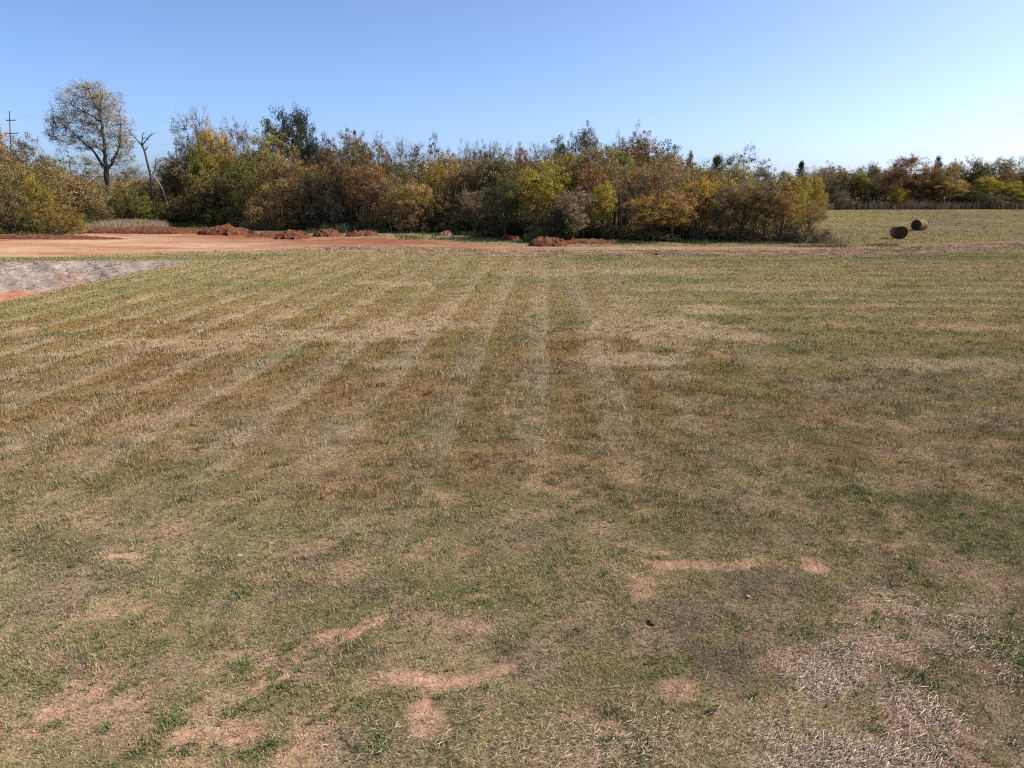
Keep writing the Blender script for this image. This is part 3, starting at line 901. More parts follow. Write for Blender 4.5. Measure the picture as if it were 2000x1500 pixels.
TREES = [
 # px, top row, width px, distance, kind, tints, label
 (-14, 222, 60, 120, 'elm', 'orange', 'tan', "orange tree cut off by the left edge, beside the tall utility pole"),
 (48, 264, 92, 112, 'elm', 'brown', 'olive', "bronze green round tree in front of the tall utility pole's foot"),
 (8, 300, 60, 106, 'elm', 'brown', 'rust', "rust brown tree at the left edge below the orange one"),
 (98, 302, 52, 118, 'gold', 'olive', 'brown', "small dark olive tree between the bronze round tree and the cottonwood"),
 (138, 292, 86, 138, 'open', 'khaki', 'olive', "hazy olive tree seen behind the cottonwood's left side"),
 (235, 322, 70, 142, 'bare', 'grey', 'brown', "bare greyish tree behind the cottonwood's trunk on the right"),
 (265, 318, 60, 140, 'bare', 'grey', 'tan', "bare pinkish tree between cottonwood and dead snag"),
 (318, 322, 56, 138, 'bare', 'grey', 'brown', "leafless twiggy tree just right of the dead snag"),
 (338, 302, 54, 128, 'gold', 'green', 'olive', "dark green tree covering the smaller utility pole's foot"),
 (388, 216, 66, 130, 'open', 'grey', 'khaki', "tall thin-leaved grey tree rising left of the golden crown"),
 (418, 247, 62, 126, 'gold', 'gold', 'yellow', "tall tree with a bright golden crown right of the thin grey one"),
 (388, 285, 70, 124, 'gold', 'olive', 'yg', "olive tree with a leaning trunk under the golden crown"),
 (458, 234, 56, 129, 'open', 'khaki', 'grey', "tall thin brownish tree between the golden crown and the dark oak"),
 (482, 292, 50, 122, 'gold', 'gold', 'yg', "small golden tree below the tall thin brownish tree"),
 (528, 252, 96, 120, 'elm', 'khaki', 'yg', "broad olive gold tree standing left in front of the dark oak"),
 (574, 214, 92, 127, 'oak', 'dark', 'dgrey', "big dark green oak standing above all its neighbours"),
 (612, 272, 50, 126, 'oak', 'dgrey', 'dark', "shorter dark green oak leaning out right of the big oak"),
 (650, 268, 52, 110, 'sapling', 'rust', 'dark', "dark rusty tree right of the shorter oak"),
 (693, 256, 68, 106, 'sapling', 'olive', 'brown', "tall brown and dark green tree, highest between the oaks and the gap"),
 (742, 270, 60, 108, 'open', 'rust', 'brown', "rusty thin-topped tree right of the tall brown green one"),
 (780, 268, 48, 110, 'bare', 'grey', 'rust', "half-bare grey tree left of the dip in the skyline"),
 (718, 318, 90, 102, 'sapling', 'rust', 'brown', "rust brown tree with a pale trunk in the front row above the grassy dirt piles"),
 (655, 330, 70, 104, 'shrub', 'olive', 'grey', "tall grey green shrub left of the rust brown front tree"),
 (842, 266, 66, 116, 'open', 'rust', 'dark', "dark red-brown tree just right of the dip in the skyline"),
 (882, 300, 44, 118, 'sapling', 'brown', 'rust', "small brown tree on the skyline right of the dark red-brown one"),
 (912, 280, 44, 118, 'open', 'dgrey', 'brown', "slim dark grey tree on the skyline, left of a twin pair"),
 (940, 278, 40, 118, 'open', 'brown', 'dgrey', "left one of two slim brownish trees above the yellow thicket"),
 (968, 273, 46, 118, 'bare', 'grey', 'brown', "right one of two slim trees above the yellow thicket, nearly bare"),
 (862, 326, 80, 108, 'gold', 'yg', 'khaki', "yellow green tree below the dark red-brown skyline tree"),
 (808, 355, 70, 98, 'gold', 'tan', 'gold', "orange brown and yellow bushy tree in the front row beside the rust brown one"),
 (760, 345, 60, 100, 'sapling', 'brown', 'tan', "brown slender tree between the rust brown tree and the orange yellow one"),
 (915, 324, 86, 102, 'gold', 'khaki', 'gold', "khaki gold round tree in the middle of the yellow thicket"),
 (962, 310, 76, 100, 'gold', 'khaki', 'grey', "pale khaki tree at the right of the yellow thicket"),
 (868, 372, 70, 98, 'shrub', 'brown', 'olive', "brown shrub in the shaded notch of the wood"),
 (925, 372, 70, 95, 'sapling', 'grey', 'brown', "greyish brown slender tree at the shaded notch"),
 (1019, 285, 38, 112, 'gold', 'rust', 'rust', "small round rust red crown on the skyline"),
 (1052, 276, 52, 112, 'bare', 'grey', 'dgrey', "grey thin tree on the skyline right of the round rust crown"),
 (1094, 268, 56, 108, 'elm', 'dark', 'green', "dark evergreen-looking tree on the skyline left of the middle peak"),
 (1145, 249, 60, 106, 'sapling', 'dgrey', 'brown', "dark tree forming the peak in the middle of the skyline"),
 (1212, 266, 50, 108, 'open', 'grey', 'olive', "thin grey tree left of the two-topped brown one on the skyline"),
 (1246, 255, 66, 106, 'sapling', 'brown', 'rust', "brown two-topped tree right of the skyline's middle peak"),
 (1297, 282, 76, 106, 'sapling', 'olive', 'dark', "dark olive spiky-topped tree left of the narrow cedar tip on the skyline"),
 (985, 350, 84, 86, 'elm', 'green', 'dark', "dark green leafy tree in the front row left of the bright yellow one"),
 (1052, 322, 108, 84, 'gold', 'yellow', 'green', "broad bright yellow and green tree in the middle of the front row"),
 (1108, 298, 66, 94, 'gold', 'gold', 'khaki', "golden tree rising behind the broad yellow and green one"),
 (1158, 285, 84, 90, 'sapling', 'khaki', 'brown', "tall khaki brown tree with a visible trunk, left of the pale willow"),
 (1196, 284, 70, 96, 'gold', 'willow', 'yg', "pale grey-green willow-like crown in the upper middle of the wood"),
 (1178, 358, 56, 82, 'gold', 'yellow', 'yg', "small yellow tree below the pale willow-like crown"),
 (1118, 372, 76, 80, 'sapling', 'brown', 'grey', "brown slender tree right of the broad yellow one, in the front row"),
 (1228, 355, 70, 84, 'bare', 'grey', 'brown', "grey twiggy tree right of the small yellow tree"),
 (1283, 316, 96, 92, 'gold', 'tan', 'rust', "broad orange brown crown behind the front row"),
 (1240, 330, 60, 92, 'gold', 'khaki', 'gold', "khaki tree left of the broad orange brown crown"),
 (1268, 378, 76, 80, 'sapling', 'gold', 'brown', "gold brown slender tree at the front below the orange brown crown"),
 (1318, 372, 76, 80, 'gold', 'tan', 'gold', "yellowish brown tree with reddish leaves in the front row"),
 (1362, 352, 76, 83, 'gold', 'orange', 'yellow', "bright orange gold tree in the front row"),
 (1345, 298, 34, 106, 'cedar', 'olive', 'brown', "narrow cedar tip on the skyline left of the dark cedar"),
 (1399, 308, 60, 104, 'cedar', 'dark', 'green', "dark cedar on the skyline left of the open-crowned pecan"),
 (1452, 288, 80, 118, 'open', 'dark', 'brown', "dark open-crowned pecan standing out above the right part of the wood"),
 (1440, 316, 50, 100, 'gold', 'yg', 'khaki', "yellow green tree in front of the open-crowned pecan"),
 (1385, 330, 60, 96, 'gold', 'tan', 'brown', "brownish tree behind the bright orange gold one"),
 (1492, 332, 66, 104, 'elm', 'grey', 'dgrey', "greyish tree right of the open-crowned pecan"),
 (1530, 336, 44, 130, 'cedar', 'dark', 'dgrey', "small blunt cedar on the skyline left of the jagged one"),
 (1562, 318, 34, 130, 'cedar', 'dark', 'dark', "jagged dark cedar at the right end of the wood's skyline"),
 (1548, 338, 62, 88, 'gold', 'gold', 'yg', "yellow gold tree near the right end of the wood"),
 (1590, 345, 40, 100, 'gold', 'yg', 'gold', "small yellow tree at the right end beside the jagged cedar"),
 (1410, 362, 70, 81, 'sapling', 'brown', 'khaki', "brown slender tree right of the bright orange gold one"),
 (1452, 352, 74, 81, 'gold', 'khaki', 'tan', "khaki tree in the front row below the pecan"),
 (1500, 352, 76, 80, 'sapling', 'khaki', 'brown', "khaki brown slender tree in the front row, second from the right end"),
 (1525, 372, 60, 80, 'sapling', 'brown', 'gold', "short brown and gold tree with bare dark stems near the right end"),
 (1578, 385, 60, 80, 'open', 'gold', 'khaki', "thin open sapling, last of the wood before the meadow"),
 (1606, 326, 54, 205, 'bare', 'pale', 'tan', "pale pinkish nearly bare tree at the left end of the far tree line"),
 (1648, 330, 56, 200, 'elm', 'brown', 'olive', "brown tree in the far line right of the pale bare one"),
 (1683, 338, 40, 198, 'gold', 'yg', 'yellow', "yellow green tree in the far line left of the dark evergreen"),
 (1712, 352, 60, 194, 'elm', 'dark', 'olive', "dark round evergreen at the front of the far line, left of the bale's column"),
 (1710, 326, 46, 204, 'elm', 'brown', 'grey', "greyish brown crown above the dark round evergreen in the far line"),
 (1776, 304, 82, 198, 'elm', 'rust', 'brown', "tallest rust brown tree in the far tree line behind the bales"),
 (1830, 306, 32, 206, 'cedar', 'dark', 'dgrey', "dark cedar tip in the far line right of the tallest rust brown tree"),
 (1822, 330, 70, 198, 'gold', 'olive', 'brown', "olive brown tree in front of the far line's cedar tip"),
 (1752, 360, 40, 192, 'shrub', 'gold', 'yg', "small gold shrub in the far line between two dark trees"),
 (1859, 314, 26, 204, 'gold', 'gold', 'tan', "small gold crown on the far skyline beside the cedar tip"),
 (1893, 305, 52, 206, 'open', 'khaki', 'yg', "thin yellowish tree with sky showing through in the far line"),
 (1912, 318, 44, 202, 'elm', 'dark', 'green', "dark green round crown on the far skyline right of the thin yellowish tree"),
 (1862, 350, 60, 194, 'gold', 'gold', 'khaki', "gold tree in the far line straight above the rear bale's right side"),
 (1956, 308, 56, 204, 'elm', 'olive', 'khaki', "olive round crown on the far skyline near the right edge"),
 (1990, 303, 46, 206, 'bare', 'grey', 'tan', "grey thin tree on the far skyline at the right edge"),
 (1925, 345, 56, 196, 'gold', 'yg', 'yellow', "yellow tree in the far line left of the dark shrubby one"),
 (1898, 365, 44, 192, 'elm', 'dark', 'green', "low dark green tree in the far line near the right edge"),
 (1975, 352, 60, 194, 'gold', 'yellow', 'yg', "bright yellow green tree at the right edge of the far line"),
 (1940, 372, 50, 191, 'shrub', 'olive', 'grey', "grey green shrub under the yellow trees in the far line"),
 (2030, 320, 80, 198, 'elm', 'brown', 'olive', "brown tree cut off by the right edge of the far line"),
 (1640, 372, 56, 192, 'shrub', 'brown', 'grey', "brown shrub at the left foot of the far line"),
 # shrubs and bushes along the wood's foot
 (18, 372, 110, 91, 'shrub', 'brown', 'olive', "big brown green shrub at the left edge"),
 (72, 342, 60, 94, 'shrub', 'yg', 'gold', "yellow-topped shrub above the left end of the graded earth"),
 (112, 392, 78, 90, 'shrub', 'gold', 'olive', "gold and green shrub at the right end of the left-hand bushes"),
 (160, 358, 80, 112, 'shrub', 'brown', 'olive', "brown shrub left of the cottonwood's trunk"),
 (242, 362, 76, 118, 'shrub', 'green', 'olive', "dark green shrub right of the cottonwood's trunk"),
 (200, 392, 60, 116, 'shrub', 'green', 'dark', "low dark evergreen shrub at the cottonwood's foot"),
 (292, 382, 64, 119, 'shrub', 'yg', 'green', "low yellow green shrub at the dead snag's foot"),
 (348, 380, 70, 120, 'shrub', 'olive', 'brown', "low olive shrub right of the dead snag"),
 (385, 345, 60, 122, 'shrub', 'gold', 'olive', "golden shrub in the middle below the golden-crowned tree"),
 (428, 372, 100, 118, 'shrub', 'dark', 'olive', "wide dark shrub under the golden-crowned tree"),
 (470, 395, 70, 113, 'shrub', 'olive', 'green', "dark green low shrub behind the largest red mound"),
 (545, 350, 110, 107, 'shrub', 'grey', 'gold', "big dome of greyish gold brush below the dark oak"),
 (492, 345, 60, 112, 'shrub', 'olive', 'yg', "olive shrub left of the big greyish gold dome"),
 (610, 330, 84, 106, 'shrub', 'grey', 'olive', "tall greyish brush between the gold dome and the rust brown tree"),
 (800, 410, 60, 96, 'shrub', 'khaki', 'brown', "low khaki shrub at the foot of the orange yellow front tree"),
 (1085, 405, 80, 80, 'shrub', 'green', 'dark', "dark green shrub right of the broad yellow tree's foot"),
 (960, 420, 70, 88, 'shrub', 'dark', 'olive', "low dark shrub at the foot of the dark green front tree"),
 (1590, 438, 56, 78, 'shrub', 'grey', 'brown', "low greyish brown bush at the wood's right-hand corner"),
 (1540, 440, 50, 79, 'shrub', 'brown', 'grey', "low brown brush under the thin open sapling's left side"),
]
for T_ in TREES:
    kw = dict(cat='shrub') if T_[4] == 'shrub' else {}
    plant(*T_, **kw)

# the big cottonwood at the left: a bespoke skeleton
def cottonwood():
    r = np.random.default_rng(77)
    d0 = 124.0
    bx, zc = at_dist(214, d0)
    s = zc / FPX                                     # metres per photograph pixel at its distance
    g = float(terrain(np.array([bx]), np.array([d0]))[0])
    hz = lambda py: height_at(py, d0) - g
    root = empty('cottonwood_tree', (bx, d0, g - .1))
    tag(root, "tallest tree, a pale thin-leaved cottonwood with a forked trunk on the left", 'tree')
    T = Tubes()
    def P(px, py, dy=0.0):
        z = hz(py)
        return np.array([(px - 1000) / FPX * (d0 * CP - (z + g - CAM_H) * SP) - bx, dy, z])
    limbs = [([P(214, 408), P(213, 380), P(209, 345), P(206, 325)], .50, .40),
             ([P(206, 325), P(203, 300, .4), P(196, 265, .8), P(190, 235, 1.0), P(186, 210, .6), P(178, 190, .2), P(172, 172, 0)], .32, .05),
             ([P(206, 327), P(198, 310, -.6), P(188, 290, -1.5), P(170, 270, -2.2), P(150, 250, -2.8), P(128, 232, -3.2)], .24, .04),
             ([P(208, 330), P(214, 318, .8), P(219, 300, 1.5), P(222, 270, 2.2), P(220, 240, 2.6), P(216, 215, 2.8)], .24, .04),
             ([P(207, 335), P(200, 322, 1.5), P(186, 300, 3.0), P(165, 283, 4.0), P(140, 276, 4.5), P(118, 272, 4.6)], .17, .03),
             ([P(196, 265, .8), P(180, 250, 2.0), P(160, 238, 3.2), P(135, 232, 4.0)], .14, .03),
             ([P(190, 235, 1), P(176, 222, -1.0), P(155, 205, -2.4), P(135, 195, -3.2)], .12, .03),
             ([P(219, 300, 1.5), P(230, 285, .2), P(240, 265, -1.0), P(246, 245, -1.5)], .12, .03),
             ([P(214, 322, .8), P(222, 314, -1.0), P(236, 305, -2.2), P(252, 300, -3.0)], .10, .02),
             ([P(186, 210, .6), P(184, 190, 1.6), P(182, 170, 2.4)], .10, .03),
             ([P(190, 235, 1), P(205, 215, -1.6), P(215, 195, -2.6), P(222, 185, -3)], .11, .03),
             ([P(209, 345), P(196, 344, -.8), P(186, 343, -1.4)], .07, .02)]
    tips, rad = [], []
    for k, (pts, r0, r1) in enumerate(limbs):
        pts = np.array(pts)
        n = len(pts)
        tq = np.linspace(0, 1, n * 3)
        fine = np.stack([np.interp(tq, np.linspace(0, 1, n), pts[:, a]) for a in range(3)], 1) + r.normal(0, .06, (n * 3, 3)) * (tq > .05)[:, None]
        T.add(fine, np.linspace(r0, r1, n * 3), 7)
    # crown envelope: a leaning dome made of twig clumps, thick outside and thinner within
    env = [(170, 182, 44, 30), (135, 200, 34, 30), (110, 234, 26, 28), (126, 264, 32, 20), (152, 242, 34, 34), (186, 212, 36, 40), (214, 206, 30, 34), (238, 240, 22, 32),
           (249, 276, 15, 26), (226, 284, 28, 28), (196, 272, 28, 34), (243, 308, 24, 14), (214, 316, 26, 14), (166, 278, 26, 16), (100, 262, 14, 14), (150, 172, 24, 16), (192, 178, 22, 20), (205, 240, 30, 34)]
    ar = np.array([a * b for _, _, a, b in env], float)
    dens_pts = np.concatenate([l[0][1:] if False else np.array(l[0])[1:] for l in limbs[1:11]])
    for k in range(900):
        e = env[r.choice(len(env), p=ar / ar.sum())]
        q = r.normal(0, 1, 3); q /= np.linalg.norm(q); q *= r.random() ** .40
        c = P(e[0] + q[0] * e[2], e[1] - q[1] * e[3], q[2] * (e[2] + e[3]) * .5 * s * .9)
        j = np.argmin(((dens_pts - c) ** 2).sum(1) + (dens_pts[:, 2] > c[2]) * 9.0)
        a = dens_pts[j]
        m = (a + c) / 2 + r.normal(0, .25, 3) + np.array([0, 0, -.12 * np.linalg.norm(c - a)])
        if k % 2 == 0:
            T.add([a, m, c], [.035, .022, .008], 3)
        else:
            T.add([m + r.normal(0, .3, 3), c], [.014, .006], 3)
        for w in range(3):
            T.add([c, c + r.normal(0, .55, 3) + np.array([0, 0, .25])], [.011, .004], 3)
        tips.append(c); rad.append(r.uniform(.35, .95))
    tm = T.mesh('trunk')
    cm = leaf_mesh('crown', np.array(tips), np.array(rad), 19, .19, r)
    cm.materials.append(M_LEAF)
    t = link('trunk', tm, M_BARK, root)
    c = bpy.data.objects.new('crown', cm); COL.objects.link(c); c.parent = root
    c["tint_one"] = [.56, .44, .26]; c["tint_two"] = [.34, .27, .11]
cottonwood()

def snag():
    d0 = 122.0
    bx, zc = at_dist(298, d0)
    s = zc / FPX
    g = float(terrain(np.array([bx]), np.array([d0]))[0])
    def P(px, py, dy=0.0):
        z = height_at(py, d0) - g
        return np.array([(px - 1000) / FPX * (d0 * CP - (z + g - CAM_H) * SP) - bx, dy, z])
    root = empty('dead_tree', (bx, d0, g - .1))
    tag(root, "dead leafless snag with broken forked limbs right of the cottonwood", 'dead tree')
    T = Tubes()
    T.add([P(298, 412), P(297, 375), P(295, 345), P(289, 322), P(285, 305), P(281, 290), P(278, 282)], [.30, .25, .20, .17, .15, .15, .13], 8)
    T2 = Tubes()
    T2.add([P(279, 288), P(276, 281, .1), P(277, 270, .2), P(277, 263, .1), P(279, 256, .2)], [.13, .12, .09, .07, .03], 6)
    T3 = Tubes()
    T3.add([P(278, 282), P(284, 276, -.2), P(291, 268, -.3), P(299, 260, -.4)], [.12, .10, .09, .05], 6)
    T4 = Tubes()
    T4.add([P(278, 284), P(270, 276, .3), P(258, 265, .5), P(247, 254, .8), P(240, 246, 1.0)], [.14, .10, .08, .06, .03], 5)
    T5 = Tubes()
    T5.add([P(282, 293), P(285, 290, .1), P(286, 286, .2)], [.15, .12, .07], 6)
    T6 = Tubes()
    T6.add([P(294, 345, .1), P(300, 330, .4), P(302, 318, .5), P(300, 306, .4)], [.16, .11, .08, .03], 5)
    rr = np.random.default_rng(21)
    for TT, pts in ((T2, [(277, 268), (278, 260)]), (T3, [(288, 272), (295, 264), (299, 260)]), (T4, [(262, 268), (252, 258), (244, 250)]), (T6, [(301, 322), (302, 312)]), (T5, [(286, 287)])):
        for q in pts:
            for e in range(3):
                b0 = P(q[0], q[1], .3)
                d1 = unit(rr.normal(0, 1, 3) * np.array([1, .7, .5]) + np.array([0, 0, .6]))
                L1 = rr.uniform(.5, 1.5)
                TT.add([b0, b0 + d1 * L1 * .5 + rr.normal(0, .08, 3), b0 + d1 * L1 + rr.normal(0, .12, 3)], [.035, .024, .010], 4)
    link('trunk', T.mesh('trunk'), M_BARK, root)
    for t in (T2, T3, T4, T5, T6):
        link('limb', t.mesh('limb'), M_BARK, root)
snag()

# pale fallen-looking bare trunks in the thicket right of the snag
def leaning_stem(px0, py0, px1, py1, d, label):
    bx, zc = at_dist(px0, d)
    s = zc / FPX
    g = float(terrain(np.array([bx]), np.array([float(d)]))[0])
    T = Tubes()
    a = np.array([0, 0, height_at(py0, d) - g]); b = np.array([(px1 - px0) * s, .5, height_at(py1, d) - g])
    base = np.array([a[0] - (b - a)[0] * .55, 0, -.1])
    T.add([base, a, (a + b) / 2 + np.array([0.1, 0, .15]), b], [.16, .13, .10, .04], 6)
    T.add([(a + b) / 2, (a + b) / 2 + np.array([.8, .2, 1.1])], [.05, .02], 4)
    tag(link('fallen_tree', T.mesh('fallen_tree'), M_PALEBARK, None, (bx, d, g)), label, 'dead tree')
leaning_stem(326, 370, 304, 338, 121, "pale leaning bare stem in the brush right of the dead snag")

# ------------------------------------------------------------------ the mass of the wood behind the front row
def merged_wood(name, spots, label, cat):
    """One object for the uncountable inner wood: thinned crowns and stems of many trees merged."""
    vs, tone, bright, cols, off = [], [], [], [], 0
    st = Tubes()
    r = np.random.default_rng(3)
    pool = {}
    for k in ('elm', 'shrub', 'sapling', 'gold', 'bare'):
        pool[k] = []
        for tm, cm, ph, pw in PROTO[k]:
            v = np.empty(len(cm.vertices) * 3, np.float32); cm.vertices.foreach_get("co", v)
            pool[k].append((v.reshape(-1, 4, 3), ph, pw))
    keys = list(TINT)
    for (x, y, h, w, kind, c1, c2) in spots:
        q, ph, pw = pool[kind][r.integers(len(pool[kind]))]
        n = min(len(q), int(2200 + 60 * h * w))
        q = q[r.choice(len(q), n, replace=False)]
        cen = q.mean(1, keepdims=True)
        a = r.uniform(0, 6.28)
        rot = np.array([[math.cos(a), -math.sin(a), 0], [math.sin(a), math.cos(a), 0], [0, 0, 1]])
        cen2 = (cen * np.array([w / pw, w / pw, h / ph])) @ rot.T
        loc = (q - cen) * 1.25
        g = float(terrain(np.array([x]), np.array([y]))[0])
        v = cen2 + loc + np.array([x, y, g])
        vs.append(v.reshape(-1, 3))
        t = r.random(n)[:, None]
        c = (np.array(TINT[c1]) * (1 - t) + np.array(TINT[c2]) * t) * r.uniform(.6, 1.4, n)[:, None]
        cols.append(np.repeat(c, 4, 0))
    v = np.concatenate(vs)
    me = new_mesh(name, v, np.arange(len(v)).reshape(-1, 4))
    set_color(me, np.concatenate(cols))
    return tag(link(name, me, M_BLADE), label, cat, kind="stuff")

def skyline(px):
    return np.interp(px, [-200, 0, 100, 140, 330, 360, 480, 560, 640, 700, 800, 840, 1000, 1100, 1200, 1330, 1400, 1500, 1600], [280, 285, 310, 320, 330, 300, 290, 290, 290, 285, 300, 298, 296, 290, 284, 296, 316, 340, 350])

spots = []
pr = random.Random(11)
combos = [('brown', 'olive'), ('olive', 'khaki'), ('rust', 'brown'), ('khaki', 'gold'), ('grey', 'brown'), ('green', 'olive'), ('tan', 'brown'), ('olive', 'dark')]
for row, dd in enumerate([8, 15, 23, 32, 42]):
    px = -260
    while px < 1585:
        e = float(edge(px))
        d = e + dd + pr.uniform(-2.5, 2.5)
        x, zc = at_dist(px, d)
        if not (px > 1560 and d > 96):
            sk = float(skyline(px)) + pr.uniform(4, 42)
            h = max(3.5, height_at(sk, d))
            w = pr.uniform(5.0, 8.0)
            c = pr.choice(combos)
            spots.append((x, d, h, w, pr.choice(['elm', 'gold', 'gold', 'elm', 'shrub']), *c))
        px += pr.uniform(38, 62)
merged_wood("woods", spots, "dense autumn wood seen as one mass behind its front row of trees", "woods")
spots = []
for row, d0 in enumerate([198, 206, 216]):
    px = 1560
    while px < 2300:
        d = d0 + pr.uniform(-2, 2)
        x, zc = at_dist(px, d)
        h = height_at(pr.uniform(322, 352) if row else pr.uniform(334, 372), d)
        spots.append((x, d, h, pr.uniform(6, 9), pr.choice(['elm', 'gold', 'elm', 'shrub']), *pr.choice(combos)))
        px += pr.uniform(18, 34)
px = 1585
while px < 2300:
    d = pr.uniform(196, 201)
    x, zc = at_dist(px, d)
    spots.append((x, d, pr.uniform(2.5, 5.0), pr.uniform(4, 7), 'shrub', *pr.choice([('brown', 'olive'), ('dark', 'olive'), ('olive', 'grey')])))
    px += pr.uniform(12, 22)
merged_wood("far_woods", spots, "far tree mass behind the meadow's individual trees", "woods")
spots = []
px = -260
while px < 1600:
    e = float(edge(px))
    for k in range(2):
        d = e + pr.uniform(2.0, 7.5)
        x, zc = at_dist(px, d)
        hh = pr.uniform(1.2, 2.8) if px < 1130 else pr.uniform(.8, 1.7)
        spots.append((x, d, hh, pr.uniform(2.5, 4.5), 'shrub', *pr.choice([('olive', 'green'), ('brown', 'olive'), ('dark', 'green'), ('brown', 'grey'), ('khaki', 'olive')])))
    px += pr.uniform(18, 30)
merged_wood("undergrowth", spots, "low tangled brush filling the shade at the wood's foot", "undergrowth")

# thin stems of the inner wood
T = Tubes()
for k in range(420):
    px = pr.uniform(620, 1600)
    d = float(edge(px)) + pr.uniform(1.5, 16)
    x, zc = at_dist(px, d)
    h = pr.uniform(4, 7)
    lx, ly = pr.gauss(0, .35), pr.gauss(0, .35)
    r0 = pr.uniform(.04, .10)
    T.add([(x, d, -.1), (x + lx * .4, d + ly * .4, h * .45), (x + lx, d + ly, h)], [r0, r0 * .8, r0 * .4], 4)
tag(link("saplings", T.mesh("saplings"), M_BARK), "countless thin dark stems standing inside the shaded wood", "saplings", kind="stuff")

# ------------------------------------------------------------------ heaps of red earth
def mound(name, px0, px1, base, top, depth, label, mat, seed, cat='dirt pile', lump=1.0, dist=None):
    """A lumpy heap spanning pixel columns px0..px1, foot at pixel row base, crest at row top."""
    pc = .5 * (px0 + px1)
    _, d, _ = ground_pt(pc, base)
    if dist: d = dist
    x0, zc = at_dist(px0, d); x1, _ = at_dist(px1, d)
    yc = d + depth * .5
    h = max(.35, height_at(top, yc) * .84)
    hw = (x1 - x0) / 2
    nu, nv = max(40, int(hw * 14)), max(26, int(depth * 9))
    u, v = np.meshgrid(np.linspace(-1.12, 1.12, nu), np.linspace(-1.15, 1.15, nv))
    X, Y = u.ravel() * hw, v.ravel() * depth * .5
    wx, wy = X + x0 + hw, Y + yc
    edge_n = (fbm(wx, wy, max(1.2, hw * .6), 3, seed) - .5) * .8
    q = np.sqrt(np.abs(u.ravel()) ** 2.6 + v.ravel() ** 2) + edge_n
    prof = np.clip(1.0 - q, -.2, 1) ** 1 
    prof = np.where(prof > 0, np.abs(prof) ** .48, prof * .6)
    Z = h * prof * (.85 + .5 * fbm(wx, wy, 1.6, 3, seed + 1)) * 1.02
    cl = np.abs(fbm(wx, wy, .55, 4, seed + 2) - .5) * 2
    Z = Z + np.clip(prof, 0, .4) * 1.2 * lump * (cl - .22) * 1.0
    Z = Z + terrain(wx, wy) - .02
    Z = np.where(prof <= -.02, Z - .10, Z)
    V = np.stack([X, Y, Z], 1)
    i = (np.arange(nv - 1)[:, None] * nu + np.arange(nu - 1)[None, :]).ravel()
    me = new_mesh(name, V, np.stack([i, i + 1, i + nu + 1, i + nu], 1))
    return tag(link(name, me, mat, None, (x0 + hw, yc, 0)), label, cat, 'heaps of red earth along the wood')

mound('dirt_berm', -120, 240, 468, 462.5, 3.5, "low red earth berm along the foot of the left-hand bushes", M_DIRT, 201, 'dirt berm', .5)
mound('dirt_pile', 150, 392, 457, 441, 5.0, "long ridge of dark red earth in front of the tall dry grass", M_DIRT, 211, lump=.7)
mound('dirt_pile', 378, 474, 459, 437.5, 5.0, "largest red mound, in front of the dark low shrub", M_DIRT, 221, lump=1.0)
mound('dirt_pile', 462, 562, 462, 453, 5.5, "low flat spread of red earth right of the largest mound", M_DIRT, 231, lump=.8)
mound('dirt_pile', 528, 598, 467, 448, 4.0, "steep red mound below the big greyish gold brush", M_DIRT, 241)
mound('dirt_pile', 606, 662, 463, 445, 3.4, "dark red heap with green weeds growing on its right side", M_DIRT, 251)
mound('dirt_pile', 672, 738, 463, 450, 3.0, "low dark red heap right of the green weeds", M_DIRT, 261)
mound('dirt_pile', 856, 880, 461, 449, 2.0, "small pinkish heap standing alone in the green grass", M_DIRTPALE, 271, lump=.4)
mound('dirt_pile', 974, 1016, 470, 459, 2.4, "small dark heap in the grass left of the big front mound", M_DIRT, 281)
mound('dirt_pile', 1034, 1108, 482, 461, 3.2, "nearest dark red mound, beside the road in the middle", M_DIRT, 291)
mound('dirt_pile', 1096, 1206, 478, 466, 3.4, "long low red heap trailing right from the nearest mound", M_DIRT, 301)

